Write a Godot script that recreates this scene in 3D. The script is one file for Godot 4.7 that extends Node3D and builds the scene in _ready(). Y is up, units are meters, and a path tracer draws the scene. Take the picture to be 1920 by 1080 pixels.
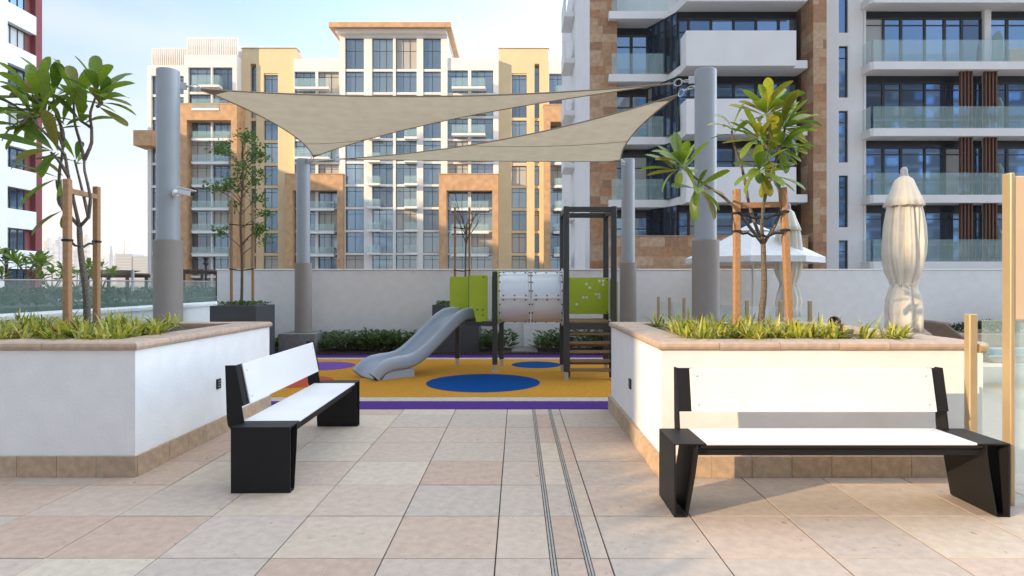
extends Node3D
# A terrace between apartment blocks at low sun. Metres, y up; the camera looks along -z from (0, 1.46, 0).

const EYE := 1.46
var rng := RandomNumberGenerator.new()
var M := {}
var taken := {}
var boxes := {}
var cache := {}

# ------------------------------------------------------------------ helpers
func numbered(called):
	if not taken.has(called):
		taken[called] = 0
		return called
	taken[called] += 1
	return "%s_%03d" % [called, taken[called]]

func tag(o, label, category, group = ""):
	o.set_meta("label", label); o.set_meta("category", category)
	if group: o.set_meta("group", group)
	return o

func thing(called, label, category, at = Vector3.ZERO, turn = 0.0, group = ""):
	var o := Node3D.new()
	o.name = numbered(called)
	add_child(o)
	o.position = at
	o.rotation.y = turn
	return tag(o, label, category, group)

func struct(called):
	var o := Node3D.new()
	o.name = numbered(called)
	add_child(o)
	o.set_meta("kind", "structure")
	return o

func put(called, mesh, m, parent, at = Vector3.ZERO, basis = Basis()):
	var o := MeshInstance3D.new()
	o.name = called
	o.mesh = mesh
	o.material_override = m
	o.transform = Transform3D(basis, at)
	parent.add_child(o, true)
	return o

func cube(size):
	var k = Vector3i(size * 2000.0)
	if not boxes.has(k):
		var b := BoxMesh.new()
		b.size = size
		boxes[k] = b
	return boxes[k]

# a box from its limits in x, y and distance d in front of the camera line (z = -d)
func slab(called, x0, x1, y0, y1, d0, d1, m, parent):
	var o = put(called, cube(Vector3(x1 - x0, y1 - y0, d1 - d0)), m, parent)
	o.position = Vector3((x0 + x1) / 2, (y0 + y1) / 2, -(d0 + d1) / 2) - where(parent)
	return o

func where(n):
	var p = Vector3.ZERO
	while n != self and n != null:
		p += n.position
		n = n.get_parent()
	return p

func st(smooth = false):
	var s := SurfaceTool.new()
	s.begin(Mesh.PRIMITIVE_TRIANGLES)
	s.set_smooth_group(0 if smooth else -1)
	return s

func done(s):
	s.generate_normals()
	return s.commit()

func tri(s, a, b, c):
	s.add_vertex(a); s.add_vertex(b); s.add_vertex(c)

func quad(s, a, b, c, d):
	tri(s, a, b, c); tri(s, a, c, d)

func add_box(s, c, size, b = Basis()):
	var h = size / 2.0
	var p = []
	for i in 8:
		p.append(c + b * Vector3(h.x * (1 if i & 1 else -1), h.y * (1 if i & 2 else -1), h.z * (1 if i & 4 else -1)))
	quad(s, p[4], p[6], p[7], p[5]); quad(s, p[1], p[3], p[2], p[0])
	quad(s, p[5], p[7], p[3], p[1]); quad(s, p[0], p[2], p[6], p[4])
	quad(s, p[6], p[2], p[3], p[7]); quad(s, p[0], p[4], p[5], p[1])

# box with chamfered long edges (all twelve), c is its centre
func bevelled(size, b):
	var k = "bev%s_%s" % [Vector3i(size * 1000.0), b]
	if cache.has(k): return cache[k]
	var s = st()
	var h = size / 2.0
	var f = func(ax, sg, u, v):   # corner of the face along axis ax
		var p = Vector3.ZERO
		p[ax] = h[ax] * sg
		var o = [1, 2] if ax == 0 else ([2, 0] if ax == 1 else [0, 1])
		p[o[0]] = (h[o[0]] - b) * u
		p[o[1]] = (h[o[1]] - b) * v
		return p
	for ax in 3:
		for sg in [-1, 1]:
			var q = [f.call(ax, sg, -1, -1), f.call(ax, sg, -1, 1), f.call(ax, sg, 1, 1), f.call(ax, sg, 1, -1)]
			if sg > 0: quad(s, q[0], q[1], q[2], q[3])
			else: quad(s, q[3], q[2], q[1], q[0])
	for e in [[0, 1, 2], [1, 2, 0], [2, 0, 1]]:
		for i in [-1, 1]:
			for j in [-1, 1]:
				var pa = Vector3.ZERO; var pb = Vector3.ZERO
				pa[e[0]] = h[e[0]] * i; pa[e[1]] = (h[e[1]] - b) * j
				pb[e[0]] = (h[e[0]] - b) * i; pb[e[1]] = h[e[1]] * j
				var l = h[e[2]] - b
				var a0 = pa; var a1 = pa; var b0 = pb; var b1 = pb
				a0[e[2]] = -l; a1[e[2]] = l; b0[e[2]] = -l; b1[e[2]] = l
				if i * j > 0: quad(s, a0, a1, b1, b0)
				else: quad(s, b0, b1, a1, a0)
	for i in [-1, 1]:
		for j in [-1, 1]:
			for l in [-1, 1]:
				var a = Vector3(h.x * i, (h.y - b) * j, (h.z - b) * l)
				var c = Vector3((h.x - b) * i, h.y * j, (h.z - b) * l)
				var d = Vector3((h.x - b) * i, (h.y - b) * j, h.z * l)
				if i * j * l > 0: tri(s, a, d, c)
				else: tri(s, a, c, d)
	cache[k] = done(s)
	return cache[k]

# polygon (u, v) extruded: to3 maps (u, v, w) to a point
func add_prism(s, pts, w0, w1, to3):
	var poly := PackedVector2Array(pts)
	var ids = Geometry2D.triangulate_polygon(poly)
	for i in range(0, ids.size(), 3):
		var a = poly[ids[i]]; var b = poly[ids[i + 1]]; var c = poly[ids[i + 2]]
		tri(s, to3.call(a.x, a.y, w1), to3.call(b.x, b.y, w1), to3.call(c.x, c.y, w1))
		tri(s, to3.call(a.x, a.y, w0), to3.call(c.x, c.y, w0), to3.call(b.x, b.y, w0))
	for i in poly.size():
		var a = poly[i]; var b = poly[(i + 1) % poly.size()]
		quad(s, to3.call(a.x, a.y, w0), to3.call(b.x, b.y, w0), to3.call(b.x, b.y, w1), to3.call(a.x, a.y, w1))

func add_tube(s, pts, rads, sides = 8):
	var rings = []
	var n = pts.size()
	var side = Vector3.RIGHT
	for i in n:
		var t = (pts[min(i + 1, n - 1)] - pts[max(i - 1, 0)]).normalized()
		if abs(t.dot(side)) > 0.95: side = Vector3.FORWARD if abs(t.z) < 0.9 else Vector3.UP
		side = (side - t * side.dot(t)).normalized()
		var up = t.cross(side)
		var r = []
		for k in sides:
			var a = TAU * k / sides
			r.append(pts[i] + (side * cos(a) + up * sin(a)) * rads[i])
		rings.append(r)
	for i in n - 1:
		for k in sides:
			var l = (k + 1) % sides
			quad(s, rings[i][k], rings[i + 1][k], rings[i + 1][l], rings[i][l])
	for k in range(1, sides - 1):
		tri(s, rings[0][0], rings[0][k], rings[0][k + 1])
		tri(s, rings[n - 1][0], rings[n - 1][k + 1], rings[n - 1][k])

func tube(called, pts, rads, m, parent, sides = 8):
	var s = st(true)
	add_tube(s, pts, rads, sides)
	return put(called, done(s), m, parent)

# surface of revolution about y; fold(angle, i) scales the radius
func add_lathe(s, prof, sides = 24, fold = null):
	for i in prof.size() - 1:
		for k in sides:
			var p = []
			for c in [[i, k], [i + 1, k], [i + 1, k + 1], [i, k + 1]]:
				var a = TAU * (c[1] % sides) / sides
				var r = prof[c[0]].x * (fold.call(a, c[0]) if fold != null else 1.0)
				p.append(Vector3(cos(a) * r, prof[c[0]].y, sin(a) * r))
			quad(s, p[0], p[3], p[2], p[1])

func lathe(called, prof, m, parent, sides = 24, smooth = true, fold = null):
	var s = st(smooth)
	add_lathe(s, prof, sides, fold)
	return put(called, done(s), m, parent)

func cylinder(called, r, y0, y1, m, parent, sides = 32, bev = 0.006):
	return lathe(called, [Vector2(0, y0), Vector2(r - bev, y0), Vector2(r, y0 + bev), Vector2(r, y1 - bev), Vector2(r - bev, y1), Vector2(0, y1)], m, parent, sides, false)

# point seen at (px, py) of a 1920 x 1080 survey frame whose vanishing point is (970, 532), at distance d
func at(px, py, d):
	return Vector3((px - 970.0) * d / 1160.0, EYE - (py - 532.0) * d / 1160.0, -d)

# ------------------------------------------------------------------ materials
func lin(r, g, b):
	return Color(r, g, b).linear_to_srgb()

# grey pattern textures, from lo to 1, multiplied on the base colour
func pattern(sd, freq, octaves, lo, fine = 0.0, stretch = 1, size = 512, spots = 0.0, scuffs = 0.0):
	var n := FastNoiseLite.new()
	n.seed = sd
	n.frequency = freq
	n.fractal_octaves = octaves
	n.noise_type = FastNoiseLite.TYPE_SIMPLEX_SMOOTH
	var im = n.get_seamless_image(size, size)
	var r := RandomNumberGenerator.new()
	r.seed = sd
	var src = im.get_data()
	im.convert(Image.FORMAT_L8)
	src = im.get_data()
	var wear := FastNoiseLite.new()
	wear.seed = sd + 50
	wear.frequency = 0.022
	wear.fractal_octaves = 5
	var worn = wear.get_seamless_image(size, size).get_data() if scuffs > 0.0 else PackedByteArray()
	var out := PackedByteArray()
	out.resize(size * size * 3)
	for y in size:
		for x in size:
			var v = src[y * size + (x * stretch) % size if stretch >= 1 else y * size + x] / 255.0
			v = lo + (1.0 - lo) * v
			if fine > 0.0: v *= 1.0 - fine * r.randf()
			if scuffs > 0.0 and worn[y * size + x] > 205: v *= 1.0 - scuffs * (worn[y * size + x] - 205) / 50.0
			if spots > 0.0 and r.randf() < spots: v *= 0.72
			var b = int(clampf(v, 0, 1) * 255.0)
			var i = (y * size + x) * 3
			out[i] = b; out[i + 1] = b; out[i + 2] = b
	return ImageTexture.create_from_image(Image.create_from_data(size, size, false, Image.FORMAT_RGB8, out))

func bumps(sd, freq, octaves, strength, size = 512):
	var n := FastNoiseLite.new()
	n.seed = sd
	n.frequency = freq
	n.fractal_octaves = octaves
	var im = n.get_seamless_image(size, size)
	im.convert(Image.FORMAT_RGBA8)
	im.bump_map_to_normal_map(strength)
	return ImageTexture.create_from_image(im)

func mat(called, c, rough, tex = null, scale = 1.0, normal = null, depth = 1.0, metal = 0.0):
	var m := StandardMaterial3D.new()
	m.resource_name = called
	m.albedo_color = c
	m.roughness = rough
	m.metallic = metal
	if tex: m.albedo_texture = tex
	if tex or normal:
		m.uv1_triplanar = true
		m.uv1_world_triplanar = true
		m.uv1_scale = Vector3.ONE * scale
	if normal:
		m.normal_enabled = true
		m.normal_texture = normal
		m.normal_scale = depth
	M[called] = m
	return m

func pane(called, c, alpha, rough = 0.02):
	var m = mat(called, c, rough)
	m.albedo_color.a = alpha
	m.transparency = BaseMaterial3D.TRANSPARENCY_ALPHA
	m.cull_mode = BaseMaterial3D.CULL_DISABLED
	return m

func leafy(called, c, back = 0.8, rough = 0.42):
	var m = mat(called, c, rough, M_tex.leaf, 9.0)
	m.cull_mode = BaseMaterial3D.CULL_DISABLED
	m.backlight_enabled = true
	m.backlight = lin(.85, .85, .45)
	return m

var M_tex := {}

func make_materials():
	var t = M_tex
	t.stone = pattern(11, 0.012, 5, 0.84, 0.08, 1, 512, 0.003)
	t.paver = pattern(31, 0.02, 6, 0.90, 0.10, 1, 1024, 0.004, 0.35)
	t.sand = pattern(12, 0.03, 4, 0.80, 0.12)
	t.plaster = pattern(13, 0.006, 4, 0.965, 0.025)
	t.rubber = pattern(14, 0.02, 3, 0.90, 0.32)
	t.wood = pattern(15, 0.01, 4, 0.72, 0.06, 6)
	t.fabric = pattern(16, 0.008, 3, 0.93, 0.07)
	t.leaf = pattern(17, 0.02, 3, 0.70, 0.05, 1, 256)
	t.soil = pattern(18, 0.05, 4, 0.35, 0.3, 1, 256)
	t.metal = pattern(19, 0.008, 3, 0.965, 0.015, 1, 256)
	var n_pl = bumps(21, 0.05, 4, 3.0)
	var n_st = bumps(22, 0.06, 5, 2.2)
	var n_ru = bumps(23, 0.25, 2, 2.5)
	var n_fab = bumps(24, 0.02, 3, 1.5)
	var tones = [[.71, .555, .435], [.74, .595, .45], [.68, .555, .44], [.655, .475, .355], [.77, .64, .495], [.655, .545, .445], [.70, .52, .39], [.69, .565, .455]]
	for i in tones.size():
		var m = mat("paver%d" % i, lin(tones[i][0] * 0.84, tones[i][1] * 0.825, tones[i][2] * 0.82), 0.72, t.paver, 0.5, n_st, 0.12)
		m.uv1_offset = Vector3(0.37 * i, 0.11 * i, 0.23 * i)
	mat("drain_metal", lin(.42, .38, .33), 0.85, t.stone, 2.0)
	mat("joint", lin(.10, .09, .08), 0.95, t.soil, 2.0)
	mat("terrace", lin(.42, .36, .31), 0.8, t.stone, 0.4)
	mat("ground", lin(.34, .29, .22), 0.95, t.sand, 0.02)
	mat("plaster", lin(.84, .825, .80), 0.85, t.plaster, 1.1, n_pl, 0.22)
	mat("coping", lin(.60, .43, .31), 0.7, t.stone, 1.6, n_st, 0.4)
	mat("coping2", lin(.56, .41, .31), 0.7, t.stone, 1.6, n_st, 0.4)
	mat("skirt0", lin(.60, .425, .275), 0.7, t.stone, 1.8, n_st, 0.5)
	mat("skirt1", lin(.55, .40, .27), 0.7, t.stone, 1.8, n_st, 0.5)
	mat("skirt2", lin(.63, .47, .32), 0.7, t.stone, 1.8, n_st, 0.5)
	mat("soil", lin(.20, .145, .095), 0.95, t.soil, 1.5)
	mat("black_steel", lin(.012, .012, .0125), 0.55, t.metal, 2.0).metallic_specular = 0.35
	mat("white_board", lin(.77, .755, .735), 0.4, t.metal, 0.7)
	mat("orange_rubber", lin(.76, .36, .045), 0.85, t.rubber, 1.2, n_ru, 0.5)
	mat("purple_rubber", lin(.125, .05, .29), 0.85, t.rubber, 1.2, n_ru, 0.5)
	mat("lilac_rubber", lin(.24, .115, .48), 0.85, t.rubber, 1.2, n_ru, 0.5)
	mat("cream_rubber", lin(.78, .66, .53), 0.85, t.rubber, 1.2, n_ru, 0.5)
	mat("blue_rubber", lin(.004, .085, .33), 0.85, t.rubber, 1.2, n_ru, 0.5)
	mat("coral_rubber", lin(.72, .13, .055), 0.85, t.rubber, 1.2, n_ru, 0.5)
	for k in ["orange", "purple", "lilac", "cream", "blue", "coral"]: M[k + "_rubber"].metallic_specular = 0.15
	mat("slide_plastic", lin(.35, .395, .455), 0.26, t.metal, 1.5)
	mat("lime_panel", lin(.40, .50, .012), 0.42, t.metal, 1.5)
	mat("play_steel", lin(.035, .036, .036), 0.45, t.metal, 2.0)
	mat("zinc", lin(.55, .54, .52), 0.35, t.metal, 3.0, null, 1.0, 0.8)
	mat("tunnel_white", lin(.70, .69, .68), 0.4)
	mat("bolt_black", lin(.01, .01, .015), 0.4)
	mat("tread_wood", lin(.36, .22, .105), 0.7, t.wood, 2.5)
	mat("stake_wood", lin(.52, .29, .14), 0.75, t.wood, 3.5)
	mat("strap", lin(.012, .012, .012), 0.7)
	mat("column_upper", lin(.34, .375, .405), 0.42, t.metal, 1.0)
	mat("column_sleeve", lin(.29, .26, .23), 0.7, t.plaster, 1.5)
	mat("pedestal", lin(.27, .27, .25), 0.75, t.stone, 1.2)
	var sail = mat("sail", lin(.78, .68, .53), 0.8, t.fabric, 0.6)
	sail.backlight_enabled = true
	sail.backlight = lin(.75, .70, .60)
	sail.cull_mode = BaseMaterial3D.CULL_DISABLED
	mat("sail_hem", lin(.32, .26, .18), 0.8)
	mat("planter_box", lin(.055, .06, .064), 0.55, t.metal, 1.2)
	mat("bark", lin(.42, .34, .25), 0.85, t.soil, 4.0, n_st, 0.8)
	mat("thin_bark", lin(.12, .085, .06), 0.85)
	leafy("leaf_dark", lin(.145, .26, .04))
	leafy("leaf_mid", lin(.27, .40, .05))
	leafy("leaf_yellow", lin(.46, .47, .05), 0.6)
	leafy("leaf_olive", lin(.30, .29, .045), 0.6)
	leafy("small_leaf", lin(.14, .25, .05))
	leafy("hedge_leaf", lin(.045, .095, .03))
	leafy("shrub_leaf", lin(.09, .18, .04))
	leafy("shrub_leaf2", lin(.13, .19, .06))
	leafy("litter", lin(.20, .12, .06))
	var bl = leafy("blade", Color.WHITE, 0.0, 0.5)
	bl.vertex_color_use_as_albedo = true
	bl.backlight = lin(.8, .8, .4)
	pane("fence_glass", lin(.40, .64, .60), 0.10)
	pane("clear_glass", lin(.55, .75, .72), 0.16)
	pane("balustrade", lin(.45, .66, .63), 0.20)
	pane("polycarbonate", lin(.80, .86, .92), 0.38, 0.08)
	pane("frosted", lin(.48, .64, .60), 0.75, 0.3)
	# coated window glass: it mirrors the sky and the blocks opposite
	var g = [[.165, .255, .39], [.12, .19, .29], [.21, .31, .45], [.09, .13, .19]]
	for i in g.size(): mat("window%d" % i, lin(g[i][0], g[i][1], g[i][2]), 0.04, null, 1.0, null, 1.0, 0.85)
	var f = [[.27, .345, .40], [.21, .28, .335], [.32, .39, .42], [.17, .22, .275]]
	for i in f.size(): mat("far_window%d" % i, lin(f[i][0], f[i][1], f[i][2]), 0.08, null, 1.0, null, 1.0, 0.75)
	mat("window4", lin(.40, .41, .39), 0.15)
	mat("far_window4", lin(.44, .42, .37), 0.2)
	mat("spandrel_glass", lin(.016, .02, .026), 0.2)
	mat("mullion", lin(.03, .035, .04), 0.45)
	mat("facade_white", lin(.84, .835, .825), 0.85, t.plaster, 0.15)
	mat("facade_cream", lin(.82, .785, .74), 0.85, t.plaster, 0.1)
	mat("facade_ochre", lin(.74, .58, .34), 0.85, t.plaster, 0.15)
	mat("facade_orange", lin(.68, .41, .215), 0.8, t.stone, 0.12)
	mat("facade_maroon", lin(.22, .055, .055), 0.8, t.plaster, 0.2)
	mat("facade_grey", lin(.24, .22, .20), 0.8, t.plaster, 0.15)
	mat("soffit", lin(.62, .61, .60), 0.9)
	mat("stone_back", lin(.26, .15, .085), 0.9)
	var c = [[.58, .345, .19], [.50, .275, .145], [.64, .42, .25], [.54, .315, .17], [.43, .245, .14], [.67, .455, .29], [.56, .285, .14]]
	for i in c.size(): mat("clad%d" % i, lin(c[i][0], c[i][1], c[i][2]), 0.75, t.stone, 0.5, n_st, 0.3)
	mat("fin_brown", lin(.20, .085, .045), 0.6, t.wood, 1.0)
	mat("beige_panel", lin(.60, .46, .30), 0.6, t.plaster, 0.8)  # on the gate door it stands in for a sunlit reflection in glass
	mat("bronze", lin(.48, .36, .21), 0.35, t.metal, 2.0, null, 1.0, 0.35)
	mat("parasol_cream", lin(.78, .735, .63), 0.85, t.fabric, 1.5)
	mat("parasol_white", lin(.80, .80, .79), 0.8, t.fabric, 1.5)
	mat("pole_white", lin(.70, .70, .69), 0.4)
	mat("sling", lin(.23, .18, .14), 0.75, t.fabric, 3.0)
	mat("camera_white", lin(.75, .75, .74), 0.35)
	mat("lamp_black", lin(.012, .012, .014), 0.4)
	mat("pergola_brown", lin(.09, .05, .035), 0.7, t.wood, 1.0)
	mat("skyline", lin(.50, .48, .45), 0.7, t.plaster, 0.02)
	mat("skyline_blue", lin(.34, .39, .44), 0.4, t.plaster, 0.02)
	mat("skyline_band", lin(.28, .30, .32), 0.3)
	mat("sign_ink", lin(.05, .10, .13), 0.6)
	mat("marker_blue", lin(.12, .20, .32), 0.5)
	mat("pebble", lin(.52, .42, .34), 0.8, t.stone, 3.0)

# ------------------------------------------------------------------ scene
func _ready():
	rng.seed = 4711
	make_sky_and_camera()
	make_materials()
	make_ground()
	make_paving()
	make_rubber()
	make_back_wall()
	var lp = planter("raised_planter", Vector3(-4.545, 0, -5.945), 3.31, 2.53, 0.015, "white raised planter with sandstone coping behind the angled view of the bench")
	var rp = planter("raised_planter", Vector3(2.312, 0, -5.945), 2.436, 2.51, 0.035, "sunlit white raised planter behind the bench facing us")
	step_light(lp, 1.655, -1)
	step_light(rp, -1.218, 1)
	make_benches()
	make_shade_columns()
	make_sails()
	make_play_tower()
	make_box_planters()
	make_trees()
	make_blades()
	make_shrub_beds()
	make_fences()
	make_pool_side()
	make_left_terrace()
	make_middle_block()
	make_right_block()
	make_left_block()
	make_blocks_behind()
	make_skyline()

func make_sky_and_camera():
	var cam := Camera3D.new()
	cam.name = "camera"
	add_child(cam)
	cam.position = Vector3(0, EYE, 0)
	var near := 0.1
	cam.set_frustum(2.0 * near * 540.0 / 1160.0, Vector2(-10.0, -8.0) * near / 1160.0, near, 9000.0)
	cam.current = true
	# low sun behind the left shoulder
	var sun := DirectionalLight3D.new()
	sun.name = "sun"
	add_child(sun)
	var az := deg_to_rad(60.0)
	var el := deg_to_rad(17.0)
	var travel = Vector3(sin(az) * cos(el), -sin(el), -cos(az) * cos(el))
	sun.look_at_from_position(Vector3.ZERO, travel, Vector3.UP)
	sun.light_color = lin(1.0, 0.74, 0.46)
	sun.light_energy = 0.98
	sun.light_angular_distance = 0.5
	sun.shadow_enabled = true
	var exposure := 2.14
	# hazy sky: peach horizon, then blue; overhead and sunward raised to lift the shade
	var w := 512
	var h := 256
	var im := Image.create(w, h, false, Image.FORMAT_RGBF)
	var n := FastNoiseLite.new()
	n.seed = 5
	n.frequency = 1.6
	n.fractal_octaves = 5
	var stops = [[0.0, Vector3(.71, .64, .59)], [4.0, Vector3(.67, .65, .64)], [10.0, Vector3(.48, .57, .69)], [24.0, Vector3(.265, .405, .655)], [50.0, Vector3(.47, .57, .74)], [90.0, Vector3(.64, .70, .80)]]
	for y in h:
		var e = 90.0 - 180.0 * (y + 0.5) / h
		var c = Vector3(.34, .29, .24)
		if e >= 0.0:
			for i in stops.size() - 1:
				if e >= stops[i][0] and e <= stops[i + 1][0]:
					c = stops[i][1].lerp(stops[i + 1][1], (e - stops[i][0]) / (stops[i + 1][0] - stops[i][0]))
		for x in w:
			var phi = ((x + 0.5) / w - 0.5) * TAU
			var dir = Vector3(sin(phi) * cos(deg_to_rad(e)), sin(deg_to_rad(e)), -cos(phi) * cos(deg_to_rad(e)))
			var k = c
			if e >= 0.0:
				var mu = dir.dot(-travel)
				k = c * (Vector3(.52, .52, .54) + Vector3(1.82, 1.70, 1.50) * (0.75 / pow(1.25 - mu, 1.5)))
				var veil = n.get_noise_3d(dir.x * 1.2, dir.y * 5.0, dir.z * 1.2)
				k = k.lerp(Vector3(.86, .86, .86), clampf(veil * 0.9 - 0.05, 0.0, 0.35) * clampf(e / 10.0, 0, 1))
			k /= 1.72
			im.set_pixel(x, y, Color(k.x, k.y, k.z))
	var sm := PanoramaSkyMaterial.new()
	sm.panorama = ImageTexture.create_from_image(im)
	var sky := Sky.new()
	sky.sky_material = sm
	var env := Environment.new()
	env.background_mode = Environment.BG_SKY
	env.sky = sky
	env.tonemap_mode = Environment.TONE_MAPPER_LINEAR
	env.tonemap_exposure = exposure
	env.sdfgi_enabled = true
	env.ssao_enabled = true
	env.ssil_enabled = true
	env.fog_enabled = true
	env.fog_density = 0.00022
	env.fog_light_color = lin(.86, .80, .76)
	var we := WorldEnvironment.new()
	we.name = "air"
	we.environment = env
	add_child(we)

func make_ground():
	var g = put("ground", cube(Vector3(9000, 0.2, 9000)), M.ground, self, Vector3(0, -0.35, 0))
	g.set_meta("kind", "structure")
	taken["ground"] = 0
	var t = put("terrace_floor", cube(Vector3(120, 0.2, 118)), M.terrace, self, Vector3(-10, -0.125, 3))
	t.set_meta("kind", "structure")
	var p = put("pool_deck", cube(Vector3(12.6, 0.02, 9.38)), M.paver2, self, Vector3(9.9, -0.012, -8.99))
	p.set_meta("kind", "structure")

func make_paving():
	var root = struct("paving")
	slab("joint_bed", -6.4, 6.6, -0.024, -0.009, 0.3, 7.195, M.joint, root)
	var xs = []
	for k in range(-10, 1): xs.append([-0.116 + 0.6 * (k - 1), -0.116 + 0.6 * k])
	xs.append([-0.116, 0.175]); xs.append([0.203, 0.359]); xs.append([0.387, 0.487])
	for k in range(0, 9): xs.append([0.487 + 0.6 * k, 0.487 + 0.6 * (k + 1)])
	var rows = [[6.89, 7.195]]
	for k in 11: rows.append([6.29 - 0.6 * k, 6.89 - 0.6 * k])
	for r in rows:
		for c in xs:
			if c[1] < -2.9 and r[0] > 4.7: continue
			if c[0] > 1.06 and r[0] > 4.7: continue
			if c[0] > 3.5 and r[1] > 4.35: continue
			var g = 0.0035
			var y = rng.randf_range(-0.0012, 0.0012)
			var size = Vector3(c[1] - c[0] - 2 * g, 0.03, r[1] - r[0] - 2 * g)
			var cut = 0.205 if r[0] > 6.5 else 0.0
			var o = put("paving_slab", bevelled(size, 0.0025), M["paver%d" % rng.randi_range(0, 7)], root)
			o.position = Vector3((c[0] + c[1]) / 2, -0.015 + y, -(r[0] + r[1]) / 2)
	# two slot drains running towards the playground
	for x in [0.189, 0.373]:
		var s = st()
		for e in [-1, 1]: add_box(s, Vector3(x + e * 0.0078, -0.0095, -3.75), Vector3(0.0105, 0.02, 6.88))
		put("slot_drain", done(s), M.drain_metal, root)
		slab("drain_channel", x - 0.0025, x + 0.0025, -0.0088, -0.004, 0.4, 7.19, M.joint, root)

func disc(called, x, d, r, y, m, parent):
	var s = st()
	var n = 64
	for k in n:
		var a = TAU * k / n
		var b = TAU * (k + 1) / n
		tri(s, Vector3(0, 0, 0), Vector3(cos(a) * r, 0, sin(a) * r), Vector3(cos(b) * r, 0, sin(b) * r))
		quad(s, Vector3(cos(a) * r, 0, sin(a) * r), Vector3(cos(a) * r, -0.003, sin(a) * r), Vector3(cos(b) * r, -0.003, sin(b) * r), Vector3(cos(b) * r, 0, sin(b) * r))
	return put(called, done(s), m, parent, Vector3(x, y, -d))

func make_rubber():
	var root = struct("rubber_play_surface")
	slab("purple_border", -6.2, 3.5, -0.03, 0.004, 7.2, 12.73, M.purple_rubber, root)
	slab("cream_line", -5.75, 3.05, -0.02, 0.008, 7.66, 12.14, M.cream_rubber, root)
	slab("orange_field", -5.5, 2.8, -0.02, 0.012, 7.92, 11.88, M.orange_rubber, root)
	disc("blue_circle", -0.5, 9.07, 0.83, 0.0165, M.blue_rubber, root)
	disc("blue_circle", 0.34, 11.06, 0.44, 0.0165, M.blue_rubber, root)
	disc("lilac_circle", -3.43, 10.88, 0.56, 0.0165, M.lilac_rubber, root)
	disc("coral_circle", -3.31, 9.15, 0.57, 0.0165, M.coral_rubber, root)

func make_back_wall():
	var w = thing("boundary_wall", "long plain white wall closing off the playground and pool", "wall", Vector3(4.7, 0, -13.8))
	put("wall_body", cube(Vector3(22.7, 1.755, 0.2)), M.plaster, w, Vector3(0, 0.8775, 0))
	put("wall_cap", bevelled(Vector3(22.74, 0.03, 0.24), 0.008), M.facade_white, w, Vector3(0, 1.772, 0))
	var p = put("downpipe", cube(Vector3(0.09, 1.2, 0.05)), M.facade_white, w, Vector3(-4.52, 0.6, 0.13))
	p.set_meta("label", "slim white downpipe on the wall")

func planter(called, c, w, dep, proud, label):
	var o = thing(called, label, "planter", c)
	put("wall_body", cube(Vector3(w, 0.955, dep)), M.plaster, o, Vector3(0, 0.4775, 0))
	var ow = 0.325
	var over = 0.028
	put("soil", cube(Vector3(w - 0.5, 0.03, dep - 0.5)), M.soil, o, Vector3(0, 0.965, 0))
	var prof = [Vector2(0, 0.002), Vector2(ow - 0.02, 0.0), Vector2(ow - 0.006, 0.008), Vector2(ow, 0.028), Vector2(ow - 0.006, 0.048), Vector2(ow - 0.022, 0.06), Vector2(0, 0.06)]
	var sides = [[Vector3(-w / 2, 0, dep / 2), Vector3.RIGHT, Vector3.BACK, w], [Vector3(w / 2, 0, dep / 2), Vector3.FORWARD, Vector3.RIGHT, dep], [Vector3(w / 2, 0, -dep / 2), Vector3.LEFT, Vector3.FORWARD, w], [Vector3(-w / 2, 0, -dep / 2), Vector3.BACK, Vector3.LEFT, dep]]
	for sd in sides:
		var t = sd[1]
		var n = sd[2]
		var c0 = sd[0] + n * over - t * over + Vector3(0, 0.955, 0)
		var L = sd[3] + 2 * over
		var cuts = [0.0, 0.46]
		while cuts[-1] + 0.6 < L - 0.4: cuts.append(cuts[-1] + rng.randf_range(0.38, 0.48))
		cuts.append(L)
		for i in cuts.size() - 1:
			var w0 = cuts[i] + (0.002 if i > 0 else 0.0)
			var w1 = cuts[i + 1] - (0.002 if i < cuts.size() - 2 else 0.0)
			var first = i == 0
			var last = i == cuts.size() - 2
			var lift = rng.randf_range(0, 0.0035)
			var to3 = func(u, v, ww):
				var e = ww
				if first and ww == w0: e += ow - u
				if last and ww == w1: e -= ow - u
				return c0 + t * e - n * (ow - u) + Vector3(0, v + lift, 0)
			var s = st()
			add_prism(s, prof, w0, w1, to3)
			put("coping_stone", done(s), M.coping if rng.randf() < 0.6 else M.coping2, o)
		# skirting tiles
		var sk = 0.297
		var full = sd[3] + (2 * proud if absf(t.x) > 0.5 else 0.0)
		var k0 = -(full - sd[3]) / 2
		var m = int(floor(full / 0.3))
		var edge = [k0]
		for i in m: edge.append(k0 + (full - m * 0.3) + 0.3 * (i + 1))
		for i in edge.size() - 1:
			var l = edge[i + 1] - edge[i] - 0.003
			if l < 0.02: continue
			var mid = sd[0] + t * ((edge[i] + edge[i + 1]) / 2) + n * (proud / 2 + 0.002) + Vector3(0, 0.08, 0)
			var size = Vector3(l, 0.16, proud + 0.004) if absf(t.x) > 0.5 else Vector3(proud + 0.004, 0.16, l)
			put("skirting_tile", bevelled(size, 0.002), M["skirt%d" % rng.randi_range(0, 2)], o, mid)
	return o

func step_light(p, x, side):
	var o = tag(thing("step_light", "", ""), "small dark louvred step light on the side of the %s planter" % ("left" if side < 0 else "sunlit"), "light", "planter step lights")
	o.position = Vector3(p.position.x + x, 0.495, -5.97)
	var n = -side
	put("housing", bevelled(Vector3(0.016, 0.095, 0.075), 0.003), M.lamp_black, o, Vector3(n * 0.008, 0, 0))
	for k in 3: put("louvre", cube(Vector3(0.012, 0.006, 0.055)), M.zinc, o, Vector3(n * 0.018, -0.025 + 0.025 * k, 0), Basis(Vector3.BACK, n * 0.5))

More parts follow.
